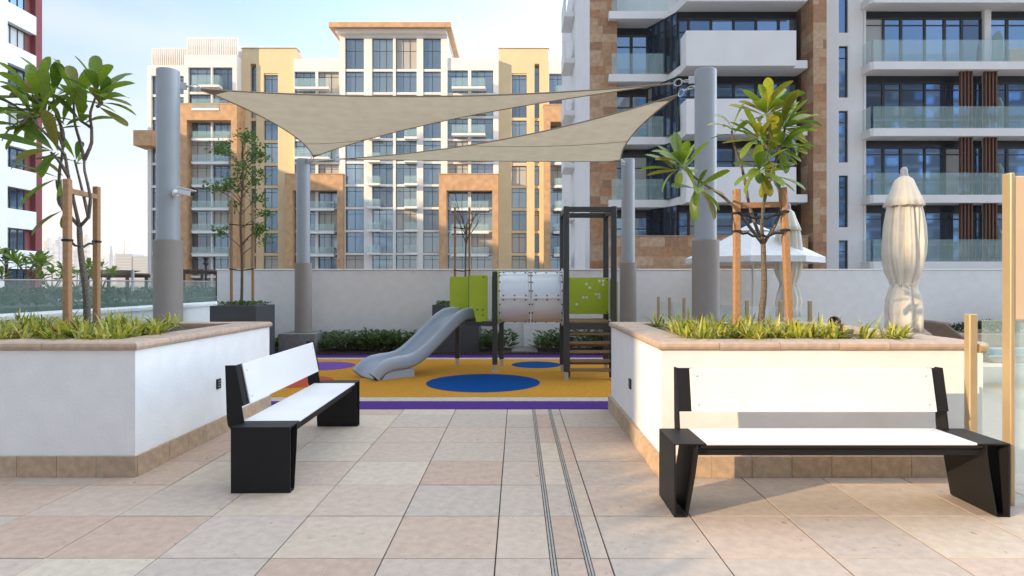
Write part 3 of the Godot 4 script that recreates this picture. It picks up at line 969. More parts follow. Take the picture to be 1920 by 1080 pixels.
func make_trees():
	# the shaded frangipani on the left
	var d = 5.95
	var b = at(163, 640, d); b.y = 0.97
	var trunk = [b, at(163, 570, d), at(158, 520, d), at(151, 470, d), at(149, 425, d)]
	var L = [
		[at(149, 425, d), at(128, 400, d + .05), at(112, 362, d + .08), at(112, 315, d + .05), at(118, 275, d), at(98, 232, d - .1), at(82, 205, d - .12)],
		[at(118, 275, d), at(118, 245, d + .1), at(105, 215, d + .2), at(100, 180, d + .2)],
		[at(149, 425, d), at(166, 408, d), at(170, 372, d - .05), at(158, 318, d - .05), at(158, 300, d)],
		[at(158, 300, d), at(172, 270, d), at(172, 240, d + .05), at(168, 215, d), at(182, 175, d)],
		[at(158, 300, d), at(150, 265, d + .15), at(140, 230, d + .2), at(138, 185, d + .2)],
		[at(149, 425, d), at(140, 385, d - .1), at(128, 330, d - .15), at(122, 290, d - .2), at(70, 235, d - .3), at(55, 215, d - .3)],
		[at(128, 330, d - .15), at(110, 300, d - .25), at(95, 285, d - .3)],
		[at(112, 362, d + .08), at(108, 350, d + .05), at(106, 338, d + .02)],
		[at(166, 408, d), at(158, 372, d + .2), at(150, 340, d + .3), at(140, 300, d + .35)],
	]
	var R = [
		[at(55, 215, d - .3), Vector3(-.8, .5, .2), 14, 1.0], [at(82, 205, d - .12), Vector3(-.5, .8, .2), 13, 1.0], [at(60, 175, d - .2), Vector3(-.6, .7, .1), 11, 1.0],
		[at(100, 172, d + .2), Vector3(-.1, 1, .1), 14, 1.05], [at(138, 178, d + .2), Vector3(.05, 1, .2), 14, 1.05], [at(182, 170, d), Vector3(.3, .9, .2), 13, 1.05],
		[at(192, 190, d + .05), Vector3(.7, .6, .1), 8, 0.9], [at(95, 282, d - .3), Vector3(-.6, .1, .4), 9, 1.0], [at(106, 336, d + .02), Vector3(-.7, -.3, .3), 7, 1.0],
		[at(140, 296, d + .35), Vector3(-.1, .6, .3), 8, 0.9], [at(150, 225, d + .1), Vector3(.1, .7, .5), 9, 0.9], [at(112, 225, d), Vector3(-.3, .6, .6), 10, 0.95], [at(40, 235, d - .35), Vector3(-.9, .1, .2), 7, 0.9], [at(118, 395, d), Vector3(-.8, -.5, .3), 3, 0.9]]
	var extra = [[at(82, 205, d - .12), at(70, 190, d - .18), at(60, 177, d - .2)], [at(182, 200, d), at(190, 195, d + .04), at(192, 191, d + .05)], [at(172, 240, d + .05), at(160, 232, d + .08), at(150, 226, d + .1)], [at(118, 262, d), at(115, 242, d), at(112, 226, d)], [at(55, 215, d - .3), at(47, 225, d - .33), at(40, 234, d - .35)], [at(112, 370, d + .06), at(114, 385, d + .03), at(118, 395, d)]]
	frangipani("dark green frangipani tree in the shaded planter on the left", b, trunk, L + extra, R, ["leaf_dark", "leaf_mid", "leaf_mid", "leaf_olive", "leaf_mid"], 0.35)
	stakes("pair of timber stakes holding the shaded tree in the left planter", [Vector3(-4.0, 0.96, -5.5), Vector3(-4.0, 2.39, -5.5)], [Vector3(-4.42, 0.96, -6.5), Vector3(-4.42, 2.48, -6.5)], 0.93, [0.06, 0.62])
	# the sunlit one on the right
	d = 5.6
	b = at(1426, 640, d); b.y = 0.97
	trunk = [b, at(1428, 590, d), at(1433, 540, d), at(1432, 490, d), at(1431, 458, d)]
	L = [
		[at(1431, 458, d), at(1405, 425, d), at(1385, 398, d + .05), at(1352, 365, d + .05), at(1320, 345, d), at(1292, 325, d), at(1278, 310, d)],
		[at(1431, 458, d), at(1412, 410, d + .1), at(1402, 372, d + .15), at(1398, 345, d + .15), at(1390, 310, d + .15), at(1376, 270, d + .1), at(1372, 245, d + .1)],
		[at(1398, 345, d + .15), at(1415, 325, d), at(1432, 300, d - .05), at(1440, 255, d - .05), at(1438, 215, d)],
		[at(1431, 458, d), at(1428, 420, d - .1), at(1432, 380, d - .15), at(1440, 350, d - .15), at(1448, 320, d - .12), at(1462, 280, d - .1), at(1472, 240, d - .05)],
		[at(1431, 458, d), at(1452, 425, d - .05), at(1465, 392, d), at(1462, 360, d), at(1450, 325, d + .1), at(1440, 292, d + .2)],
		[at(1292, 325, d), at(1300, 340, d - .1), at(1306, 352, d - .15)],
		[at(1440, 350, d - .15), at(1435, 335, d - .22), at(1428, 325, d - .28)],
	]
	R = [
		[at(1276, 306, d), Vector3(-.4, .8, .2), 19, 1.0], [at(1308, 354, d - .15), Vector3(.1, -.1, .7), 12, 0.95], [at(1262, 318, d + .1), Vector3(-.8, .1, .1), 6, 0.9],
		[at(1372, 240, d + .1), Vector3(-.3, .9, .1), 8, 0.8], [at(1438, 205, d), Vector3(0, 1, .1), 24, 1.0], [at(1474, 235, d - .05), Vector3(.7, .6, .2), 20, 1.0],
		[at(1440, 285, d + .2), Vector3(-.2, .4, .5), 17, 0.95], [at(1425, 320, d - .28), Vector3(-.1, -.1, .8), 14, 0.9], [at(1420, 255, d - .05), Vector3(-.6, .3, .6), 16, 0.95], [at(1466, 275, d - .1), Vector3(.5, .1, .7), 15, 0.95], [at(1450, 330, d), Vector3(.5, -.3, .4), 7, 0.9]]
	frangipani("yellow green sunlit frangipani tree in the right planter", b, trunk, L, R, ["leaf_mid", "leaf_yellow", "leaf_mid", "leaf_olive", "leaf_mid", "leaf_dark"], 0.305)
	stakes("pair of timber stakes holding the sunlit tree in the right planter", [Vector3(1.95, 0.96, -5.5), Vector3(1.95, 2.30, -5.5)], [Vector3(2.48, 0.96, -5.62), Vector3(2.37, 2.32, -5.52)], 0.89, [0.72, 0.84])
	# slender young tree in the dark box on the left
	var o = thing("young_tree", "slender young tree with small leaves in the dark box planter", "tree", Vector3(-5.35, 1.03, -12.0))
	var top = Vector3(0.02, 3.2, 0)
	limb(o, "trunk", [Vector3.ZERO, Vector3(0.01, 0.8, 0), Vector3(-0.02, 1.7, 0), Vector3(0.03, 2.5, 0), top], 0.03, 0.012, "thin_bark")
	var tips = []
	for k in 26:
		var y = rng.randf_range(0.9, 3.0)
		var a = rng.randf() * TAU
		var r = rng.randf_range(0.25, 0.5) * (1.1 - 0.2 * abs(y - 2.0))
		var p = Vector3(cos(a) * r, y + 0.25, sin(a) * r)
		if k > 15: p = Vector3(cos(a) * r, rng.randf_range(2.1, 3.2), sin(a) * r)
		limb(o, "branch", [Vector3(0, p.y - 0.3, 0), p * Vector3(0.5, 1, 0.5) - Vector3(0, 0.12, 0), p], 0.01, 0.004, "thin_bark")
		tips.append(p)
	crown(o, tips, 60, 0.17, 0.085, "small_leaf")
	stake_pair("pair of thin timber stakes in the dark box planter on the left", Vector3(-5.57, 1.03, -12.05), Vector3(-5.15, 1.03, -12.05), 2.0)
	# bare young tree in the far box
	o = thing("bare_tree", "leafless young tree standing in the far box behind the slide", "tree", Vector3(-1.11, 1.0, -13.25))
	limb(o, "trunk", [Vector3.ZERO, Vector3(0, 0.9, 0), Vector3(0.02, 1.75, 0)], 0.022, 0.015, "thin_bark")
	for k in 9:
		var a = k * 2.4
		var y = rng.randf_range(1.2, 1.75)
		var e = Vector3(cos(a) * rng.randf_range(.25, .5), y + rng.randf_range(.5, 1.0), sin(a) * .3)
		limb(o, "branch", [Vector3(0, y, 0), Vector3(e.x * .55, (y + e.y) / 2 - .05, e.z * .5), e], 0.011, 0.003, "thin_bark")
		limb(o, "twig", [Vector3(e.x * .55, (y + e.y) / 2 - .05, e.z * .5), e + Vector3(.15 * cos(a + 1), -.1, 0)], 0.005, 0.002, "thin_bark")
	stake_pair("pair of thin timber stakes in the far box behind the slide", Vector3(-1.34, 1.0, -13.3), Vector3(-1.03, 1.0, -13.3), 2.1)

func stake_pair(label, a, b, h):
	var o = thing("tree_stakes", label, "tree stakes", (a + b) / 2.0, 0.0, "thin stakes in the dark boxes")
	for p in [a, b]: put("stake", bevelled(Vector3(0.045, h, 0.045), 0.005), M.stake_wood, o, p - o.position + Vector3(0, h / 2, 0))
	for t in [0.36, 0.97 * 0.82]:
		put("strap", done_tube([a - o.position + Vector3(-.03, h * t, .025), Vector3(0, h * t - .03, .04), b - o.position + Vector3(.03, h * t, .025)], 0.012, 6), M.strap, o)

func small_leaf_mesh():
	if not cache.has("small_leaf"):
		var s = st(true)
		quad(s, Vector3(0, 0, 0), Vector3(-.26, .45, .05), Vector3(0, 1, -.08), Vector3(.26, .45, .05))
		cache["small_leaf"] = done(s)
	return cache["small_leaf"]

func scatter(called, mesh, m, xforms, parent):
	var mm := MultiMesh.new()
	mm.transform_format = MultiMesh.TRANSFORM_3D
	mm.mesh = mesh
	mm.instance_count = xforms.size()
	for i in xforms.size(): mm.set_instance_transform(i, xforms[i])
	var o := MultiMeshInstance3D.new()
	o.multimesh = mm
	o.material_override = m
	o.name = called
	parent.add_child(o, true)
	o.set_meta("kind", "stuff")
	return o

func any_turn(size, up_bias = 0.6):
	var v = Vector3(rng.randf_range(-1, 1), rng.randf_range(-.6, 1) + up_bias * 0.3, rng.randf_range(-1, 1)).normalized()
	var z = Vector3(rng.randf_range(-1, 1), rng.randf_range(-.3, 1.4), rng.randf_range(-1, 1))
	z = (z - v * z.dot(v)).normalized()
	return Basis(v.cross(z) * size, v * size, z * size)

func crown(o, tips, each, r, size, m):
	var xf = []
	for p in tips:
		for k in each:
			var q = Vector3(rng.randfn(), rng.randfn() * 0.6, rng.randfn()) * r * 0.5
			xf.append(Transform3D(any_turn(size * rng.randf_range(.6, 1.2)), p + q))
	return scatter("crown", small_leaf_mesh(), M[m], xf, o)

func blade(s, p, v, L, w, c, bend):
	var n = 5
	var side = v.cross(Vector3.UP).normalized()
	var face = side.cross(v).normalized()
	var out = Vector3(v.x, 0, v.z)
	var pr = null
	for i in n + 1:
		var t = float(i) / n
		var q = p + v * L * t + out * bend * L * t * t * 0.7 - Vector3(0, bend * L * t * t * t * 0.8, 0)
		var ww = w * (1.0 - pow(t, 2.2)) * (0.55 + 0.9 * t * (1.0 - t) * 2.0)
		var k = c * (0.75 + 0.25 * t)
		var cur = [q - side * ww, q + side * ww]
		if pr:
			s.set_color(c)
			quad(s, pr[0], pr[1], cur[1], cur[0])
		pr = cur

func make_blades():
	var beds = [["bed of arching striped green grass filling the shaded planter", -5.9, -3.2, 4.98, 6.9, 150, 0], ["bed of arching yellow green grass filling the sunlit planter", 1.38, 3.24, 4.98, 6.9, 88, 1]]
	for q in beds:
		var s = st(true)
		for k in q[5]:
			var x = rng.randf_range(q[1], q[2])
			var d = rng.randf_range(q[3], q[4])
			if k < q[5] * 0.45: d = rng.randf_range(q[3], q[3] + 0.5)
			if q[6] == 0 and x > -3.5 and d > 5.6: continue
			if q[6] == 1 and x > 2.75 and (d > 5.3 or rng.randf() < 0.3): continue
			var n = rng.randi_range(15, 24)
			var tall = rng.randf_range(0.75, 1.1)
			for i in n:
				var a = rng.randf() * TAU
				var lean = rng.randf_range(0.15, 1.2)
				var v = Vector3(cos(a) * sin(lean), cos(lean), sin(a) * sin(lean))
				var u = rng.randf()
				var c = Color(.26, .37, .045)
				if u > 0.25: c = Color(.62, .63, .075)
				if u > 0.62: c = Color(.80, .74, .20)
				if u < 0.08: c = Color(.24, .16, .06)
				blade(s, Vector3(x + rng.randfn() * .025, 0.975, -d + rng.randfn() * .025), v, tall * rng.randf_range(0.17, 0.33), 0.0125, c, rng.randf_range(0.15, 0.75))
		var o = put("striped_grass" if q[6] == 0 else "sunlit_grass", done(s), M.blade, self)
		o.set_meta("kind", "stuff")
		tag(o, q[0], "grass")
	# small spot lamp and a pebble in the sunlit planter
	var sp = thing("garden_spotlight", "small black garden spotlight lying in the sunlit planter's grass", "light", Vector3(3.02, 0.98, -5.9))
	lathe("housing", [Vector2(0, -.06), Vector2(.035, -.06), Vector2(.05, .0), Vector2(.055, .05), Vector2(.045, .05), Vector2(.04, .03), Vector2(0, .03)], M.lamp_black, sp, 20).transform = Transform3D(Basis(Vector3.RIGHT, 1.1) * Basis(Vector3.BACK, 0.3), Vector3(0, .10, 0))
	put("spike", cube(Vector3(0.016, 0.1, 0.016)), M.lamp_black, sp, Vector3(0, 0.04, 0))
	var pb = thing("pebble", "round pinkish pebble lying on the sunlit planter's soil", "stone", Vector3(2.78, 0.98, -5.4))
	lathe("stone", [Vector2(0, 0), Vector2(.045, .008), Vector2(.055, .03), Vector2(.04, .05), Vector2(0, .056)], M.pebble, pb, 14)

func shrubs(label, x0, x1, d0, d1, n, h, mats):
	var o = Node3D.new()
	o.name = numbered("low_shrubs")
	add_child(o)
	o.set_meta("kind", "stuff")
	tag(o, label, "shrubs")
	var xf = [[], [], []]
	for k in n:
		var c = Vector3(rng.randf_range(x0, x1), 0.03, -rng.randf_range(d0, d1))
		var hh = h * rng.randf_range(0.55, 1.15)
		for i in 55:
			var r = rng.randf()
			var a = rng.randf() * TAU
			var p = c + Vector3(cos(a) * .22 * r, hh * (0.15 + 0.8 * rng.randf()), sin(a) * .2 * r)
			var v = Vector3(cos(a) * .9, rng.randf_range(-.1, 1.0), sin(a) * .9).normalized()
			var z = (Vector3.UP + Vector3(rng.randf_range(-.4, .4), 0, .4))
			z = (z - v * z.dot(v)).normalized()
			var L = rng.randf_range(.07, .13)
			var which = 2 if p.y < 0.14 and rng.randf() < 0.5 else (0 if rng.randf() < 0.65 else 1)
			xf[which].append(Transform3D(Basis(v.cross(z) * L, v * L, z * L), p))
	for i in 3:
		if xf[i].size(): scatter("foliage", small_leaf_mesh(), M[mats[i]], xf[i], o)

func make_shrub_beds():
	var bed = slab("planting_bed", -6.4, 4.2, -0.02, 0.045, 12.76, 13.695, M.soil, self)
	bed.set_meta("kind", "structure")
	var path = slab("concrete_path", -0.12, 0.42, -0.02, 0.075, 12.77, 13.69, M.pedestal, self)
	path.set_meta("kind", "structure")
	shrubs("low dark green shrubs along the wall left of the slide", -4.05, -2.0, 12.85, 13.4, 58, .42, ["shrub_leaf", "shrub_leaf2", "litter"])
	shrubs("few low green plants along the wall under the crawl tunnel", -0.72, -0.2, 12.85, 13.3, 12, .46, ["shrub_leaf", "shrub_leaf2", "litter"])
	shrubs("low green shrubs along the wall behind the climbing ladder", 0.5, 2.1, 12.85, 13.4, 40, .44, ["shrub_leaf", "shrub_leaf2", "litter"])
	shrubs("dark plants growing beside the far left column's pedestal", -6.0, -5.0, 12.9, 13.4, 14, .36, ["shrub_leaf", "shrub_leaf2", "litter"])

func box_planter(label, x0, x1, d0, d1, h):
	var o = thing("box_planter", label, "planter", Vector3((x0 + x1) / 2, 0, -(d0 + d1) / 2), 0.0, "dark grey box planters")
	var w = x1 - x0
	var dp = d1 - d0
	for e in [-1, 1]:
		put("panel", bevelled(Vector3(w, h, 0.03), 0.004), M.planter_box, o, Vector3(0, h / 2, e * (dp / 2 - 0.015)))
		put("panel", bevelled(Vector3(0.03, h - 0.002, dp - 0.064), 0.004), M.planter_box, o, Vector3(e * (w / 2 - 0.017), h / 2, 0))
	put("soil", cube(Vector3(w - 0.07, 0.05, dp - 0.07)), M.soil, o, Vector3(0, h - 0.03, 0))
	var xf = []
	for k in 500:
		xf.append(Transform3D(any_turn(rng.randf_range(.03, .07)), Vector3(rng.randf_range(-w / 2 + .06, w / 2 - .06), h + rng.randf_range(0, .05), rng.randf_range(-dp / 2 + .06, dp / 2 - .06))))
	scatter("ground_cover", small_leaf_mesh(), M.shrub_leaf, xf, o)
	return o

func make_box_planters():
	box_planter("dark grey box planter holding the slender young tree", -5.72, -4.86, 11.5, 12.4, 1.05)
	box_planter("dark grey box planter half hidden behind the slide", -1.77, -0.80, 12.85, 13.6, 1.02)

# ------------------------------------------------------------------ glass fences and pool side
func make_fences():
	var o = thing("glass_fence", "frameless glass fence behind the shaded planter on the left", "fence", Vector3(-6.66, 0, -9.0))
	var d = 4.6
	while d < 13.5:
		var e = minf(d + 1.98, 13.66)
		put("glass_panel", bevelled(Vector3(0.014, 1.42, e - d - 0.016), 0.003), M.fence_glass, o, Vector3(0, 0.79, 9.0 - (d + e) / 2))
		d += 1.98
	put("base_rail", cube(Vector3(0.06, 0.09, 9.2)), M.zinc, o, Vector3(0, 0.035, -0.1))
	put("top_rail", bevelled(Vector3(0.03, 0.02, 9.1), 0.004), M.zinc, o, Vector3(0, 1.51, -0.1))
	# pool fence: bronze posts and low glass
	var f = thing("pool_fence", "low pool fence of glass panes between slim bronze posts behind the sunlit planter", "fence", Vector3(4.0, 0, -10.2))
	var pts = [[2.85, 12.5], [2.98, 12.1], [3.10, 11.5], [3.3, 10.5], [3.6, 9.7], [4.0, 9.4], [4.42, 9.35]]
	for i in pts.size():
		var p = pts[i]
		put("post", bevelled(Vector3(0.05, 1.2, 0.05), 0.004), M.bronze, f, Vector3(p[0] - 4.0, 0.6, 10.2 - p[1]))
		if i < pts.size() - 1:
			var q = pts[i + 1]
			var v = Vector3(q[0] - p[0], 0, -(q[1] - p[1]))
			put("glass_pane", cube(Vector3(v.length() - 0.09, 1.0, 0.01)), M.clear_glass, f, Vector3((p[0] + q[0]) / 2 - 4.0, 0.6, 10.2 - (p[1] + q[1]) / 2), Basis(Vector3.UP, atan2(-v.z, v.x)))
	var g = thing("glass_gate", "clear glass gate panel on a bronze post at the sunlit planter's corner", "gate", Vector3(3.24, 0, -4.42))
	put("post", bevelled(Vector3(0.06, 1.245, 0.06), 0.006), M.bronze, g, Vector3(0, 0.6225, 0))
	lathe("hinge", [Vector2(0, -.02), Vector2(.032, -.02), Vector2(.032, .02), Vector2(0, .02)], M.bronze, g, 16, false).transform = Transform3D(Basis(Vector3.BACK, PI / 2), Vector3(0.06, 1.0, 0.02))
	put("glass_pane", bevelled(Vector3(0.62, 1.1, 0.012), 0.003), M.clear_glass, g, Vector3(0.39, 0.65, 0))
	var t = thing("gate_door", "tall glass gate door with a beige reflection painted on the upper half at the right edge", "door", Vector3(3.52, 0, -4.1))
	put("panel", bevelled(Vector3(0.5, 0.95, 0.06), 0.006), M.beige_panel, t, Vector3(0.0, 1.695, 0))  # opaque beige upper half paints in the sunlit reflection of the glass
	put("glass_pane", bevelled(Vector3(0.47, 1.2, 0.014), 0.003), M.clear_glass, t, Vector3(0.015, 0.615, 0))
	put("edge_trim", bevelled(Vector3(0.03, 2.19, 0.075), 0.004), M.bronze, t, Vector3(-0.2655, 1.095, 0.0))

func closed_parasol(label, x, d, s, sd):
	var o = thing("closed_parasol", label, "parasol", Vector3(x, 0, -d), 0.0, "closed cream parasols by the pool")
	var n := FastNoiseLite.new()
	n.seed = sd
	n.frequency = 0.9
	var fold = func(a, i): return 0.92 + 0.30 * (absf(sin(4.5 * a + 0.03 * i + sd)) - 0.5) + 0.05 * sin(23.0 * a + sd) + 0.16 * n.get_noise_2d(cos(a) * 1.7 + i * 0.12, sin(a) * 1.7)
	lathe("canopy", [Vector2(.09, 2.62), Vector2(.18, 2.5), Vector2(.205, 2.36), Vector2(.22, 2.2), Vector2(.23, 2.0), Vector2(.23, 1.85), Vector2(.22, 1.72), Vector2(.195, 1.6), Vector2(.155, 1.5), Vector2(.145, 1.44)], M.parasol_cream, o, 120, true, fold)
	lathe("hem", [Vector2(.132, 1.46), Vector2(.155, 1.38), Vector2(.19, 1.25), Vector2(.205, 1.1), Vector2(.19, .98), Vector2(.20, .84), Vector2(.15, .86), Vector2(.05, 1.1)], M.parasol_cream, o, 72, true, func(a, i): return 0.95 + 0.26 * (absf(sin(3.5 * a + 1.3 + sd)) - 0.5) + 0.05 * sin(15.0 * a) + 0.25 * n.get_noise_2d(cos(a) * 2.2, sin(a) * 2.2 + i * 0.2))
	lathe("top_cap", [Vector2(.035, 2.86), Vector2(.10, 2.80), Vector2(.14, 2.68), Vector2(.185, 2.56), Vector2(.222, 2.46), Vector2(.212, 2.455), Vector2(.14, 2.60), Vector2(.03, 2.83)], M.parasol_cream, o, 72, true, func(a, i): return 1.0 + (0.01 + 0.035 * i) * (absf(sin(4.0 * a + 0.7 + sd)) - 0.5) + 0.22 * n.get_noise_2d(cos(a) * 1.6 + 5.0, sin(a) * 1.6))
	put("tie", done_tube(ring_points(0.135, 1.455, 25), 0.012, 6), M.parasol_cream, o)
	lathe("finial", [Vector2(0, 2.97), Vector2(.025, 2.965), Vector2(.045, 2.93), Vector2(.04, 2.89), Vector2(.05, 2.86), Vector2(.05, 2.84), Vector2(0, 2.83)], M.column_upper, o, 20)
	cylinder("pole", 0.025, 0.05, 2.85, M.pole_white, o, 14, 0.002)
	cylinder("base", 0.27, 0.0, 0.07, M.pedestal, o, 28)

func ring_points(r, y, n):
	var p = []
	for k in n: p.append(Vector3(cos(TAU * k / (n - 1)) * r, y, sin(TAU * k / (n - 1)) * r))
	return p

func make_pool_side():
	closed_parasol("large closed cream parasol in front of the white wall at the right", 5.0, 8.0, 1.0, 3)
	closed_parasol("farther closed cream parasol beside the sunlit tree's stake", 5.08, 11.6, 1.0, 8)
	var o = thing("open_parasol", "open white parasol standing behind the farther closed one", "parasol", Vector3(4.68, 0, -12.3))
	var s = st()
	var corners = []
	for k in 8:
		var a = TAU * (k + 0.5) / 8
		corners.append([Vector3(cos(a) * 1.3, 1.97, sin(a) * 1.3), Vector3(cos(a) * 0.28, 2.50, sin(a) * 0.28)])
	for k in 8:
		var c = corners[k]
		var e = corners[(k + 1) % 8]
		quad(s, c[0], e[0], e[1], c[1])
		quad(s, c[0], c[0] - Vector3(0, .11, 0), e[0] - Vector3(0, .11, 0), e[0])
		tri(s, c[1] * Vector3(1.25, 1, 1.25), e[1] * Vector3(1.25, 1, 1.25), Vector3(0, 2.68, 0))
	put("canopy", done(s), M.parasol_white, o)
	for k in 8: put("rib", done_tube([corners[k][0] - Vector3(0, .01, 0), corners[k][1] - Vector3(0, .03, 0), Vector3(0, 2.46, 0)], 0.012, 5), M.pole_white, o)
	cylinder("pole", 0.024, 0.05, 2.66, M.pole_white, o, 14, 0.002)
	cylinder("base", 0.27, 0.0, 0.07, M.pedestal, o, 28)
	# loungers with brown slings
	for q in [[6.45, 8.9, "brown sling sun lounger with raised back beside the large closed parasol"], [8.3, 9.4, "brown sling sun lounger near the pool at the right edge"]]:
		var l = thing("sun_lounger", q[2], "sun lounger", Vector3(q[0], 0, -q[1]), deg_to_rad(0), "brown sling sun loungers")
		for e in [-1, 1]:
			put("side_rail", bevelled(Vector3(1.9, 0.05, 0.03), 0.005), M.pole_white, l, Vector3(0.5, 0.33, e * 0.33))
			for x in [-0.3, 1.3]: put("leg", bevelled(Vector3(0.04, 0.31, 0.03), 0.004), M.pole_white, l, Vector3(x, 0.155, e * 0.33))
			put("back_stay", done_tube([Vector3(-0.25, 0.34, e * .31), Vector3(-0.02, 0.62, e * .31)], 0.011, 6), M.pole_white, l)
		put("seat_sling", bevelled(Vector3(1.25, 0.03, 0.62), 0.008), M.sling, l, Vector3(0.82, 0.365, 0))
		put("back_sling", bevelled(Vector3(0.92, 0.035, 0.62), 0.008), M.sling, l, Vector3(-0.15, 0.63, 0), Basis(Vector3.BACK, -0.64))
		put("headrest", bevelled(Vector3(0.26, 0.06, 0.6), 0.02), M.sling, l, Vector3(-0.52, 0.90, 0), Basis(Vector3.BACK, -0.12))
	# plunge pool with a raised white rim
	var p = struct("pool")
	slab("rim_front", 7.6, 16.0, -0.01, 0.14, 11.05, 11.35, M.white_board, p)
	slab("rim_back", 7.6, 16.0, -0.01, 0.14, 12.55, 12.85, M.white_board, p)
	slab("rim_side", 7.6, 7.9, -0.01, 0.139, 11.352, 12.548, M.white_board, p)
	var wm = mat("pool_water", lin(.10, .28, .32), 0.03)
	slab("water", 7.902, 15.9, -0.005, 0.09, 11.352, 12.548, wm, p)
	for k in 6: slab("marker_tile", 8.55 + 0.14 * k, 8.64 + 0.14 * k, 0.05, 0.12, 11.043, 11.0495, M.marker_blue, p)
	var b = thing("raised_bed", "low cream kerbed bed with a dark clipped bush at the far right", "planting bed", Vector3(10.4, 0, -13.25))
	put("kerb", bevelled(Vector3(4.4, 0.42, 0.7), 0.02), M.coping, b, Vector3(0, 0.21, 0))
	var xf = []
	for k in 1500:
		var a = rng.randf() * TAU
		var r = sqrt(rng.randf())
		var hh = 0.24 * sqrt(max(0.0, 1.0 - r * r))
		xf.append(Transform3D(any_turn(.07), Vector3(cos(a) * r * 1.1 - 0.15, 0.42 + hh * rng.randf_range(.5, 1), sin(a) * r * .3)))
	scatter("bush", small_leaf_mesh(), M.hedge_leaf, xf, b)

func hedge(label, x0, x1, d0, d1, y0, y1, n, size = 0.09):
	var o = thing("clipped_hedge", label, "hedge", Vector3((x0 + x1) / 2, y0, -(d0 + d1) / 2))
	var w = (x1 - x0)
	var dp = (d1 - d0)
	var h = y1 - y0
	put("inner_branches", cube(Vector3(w - 0.12, h - 0.06, dp - 0.12)), M.hedge_leaf, o, Vector3(0, (h - 0.06) / 2, 0))
	var xf = []
	for k in n:
		var p = Vector3(rng.randf_range(-w / 2, w / 2), rng.randf_range(0.02, h), rng.randf_range(-dp / 2, dp / 2))
		var f = rng.randf()
		if f < 0.35: p.y = h + rng.randfn() * 0.035
		elif f < 0.6: p.x = w / 2 * (1 if rng.randf() < .7 else -1) + rng.randfn() * .02
		else: p.z = dp / 2 * (1 if rng.randf() < .8 else -1) + rng.randfn() * .02
		xf.append(Transform3D(any_turn(size * rng.randf_range(.6, 1.3)), p))
	scatter("foliage", small_leaf_mesh(), M.hedge_leaf, xf, o)
	return o

func lamp_post(label, p, h):
	var o = thing("lamp_post", label, "lamp post", p, 0.0, "black terrace lamp posts")
	cylinder("pole", 0.05, 0, h - 0.35, M.lamp_black, o, 12, 0.002)
	lathe("head", [Vector2(.05, h - .36), Vector2(.09, h - .30), Vector2(.16, h - .24), Vector2(.10, h - .20), Vector2(.09, h), Vector2(.22, h + .02), Vector2(.02, h + .08), Vector2(0, h + .08)], M.lamp_black, o, 14)

func far_plant(label, p, h, r, n, m = "leaf_dark"):
	var o = thing("terrace_tree", label, "tree", p, 0.0, "small trees on the left terrace")
	limb(o, "trunk", [Vector3.ZERO, Vector3(0.03, h * .3, 0), Vector3(0, h * .6, 0)], 0.05, 0.03)
	for k in 7:
		var a = k * 2.4
		var e = Vector3(cos(a) * r * .7, h * rng.randf_range(.7, .98), sin(a) * r * .7)
		limb(o, "branch", [Vector3(0, h * .5, 0), e * Vector3(.5, .82, .5), e], 0.025, 0.012)
		rosette(o, e, Vector3(cos(a) * .4, 1, sin(a) * .4).normalized(), n, 0.36, [m, "leaf_mid", m], 1.0)

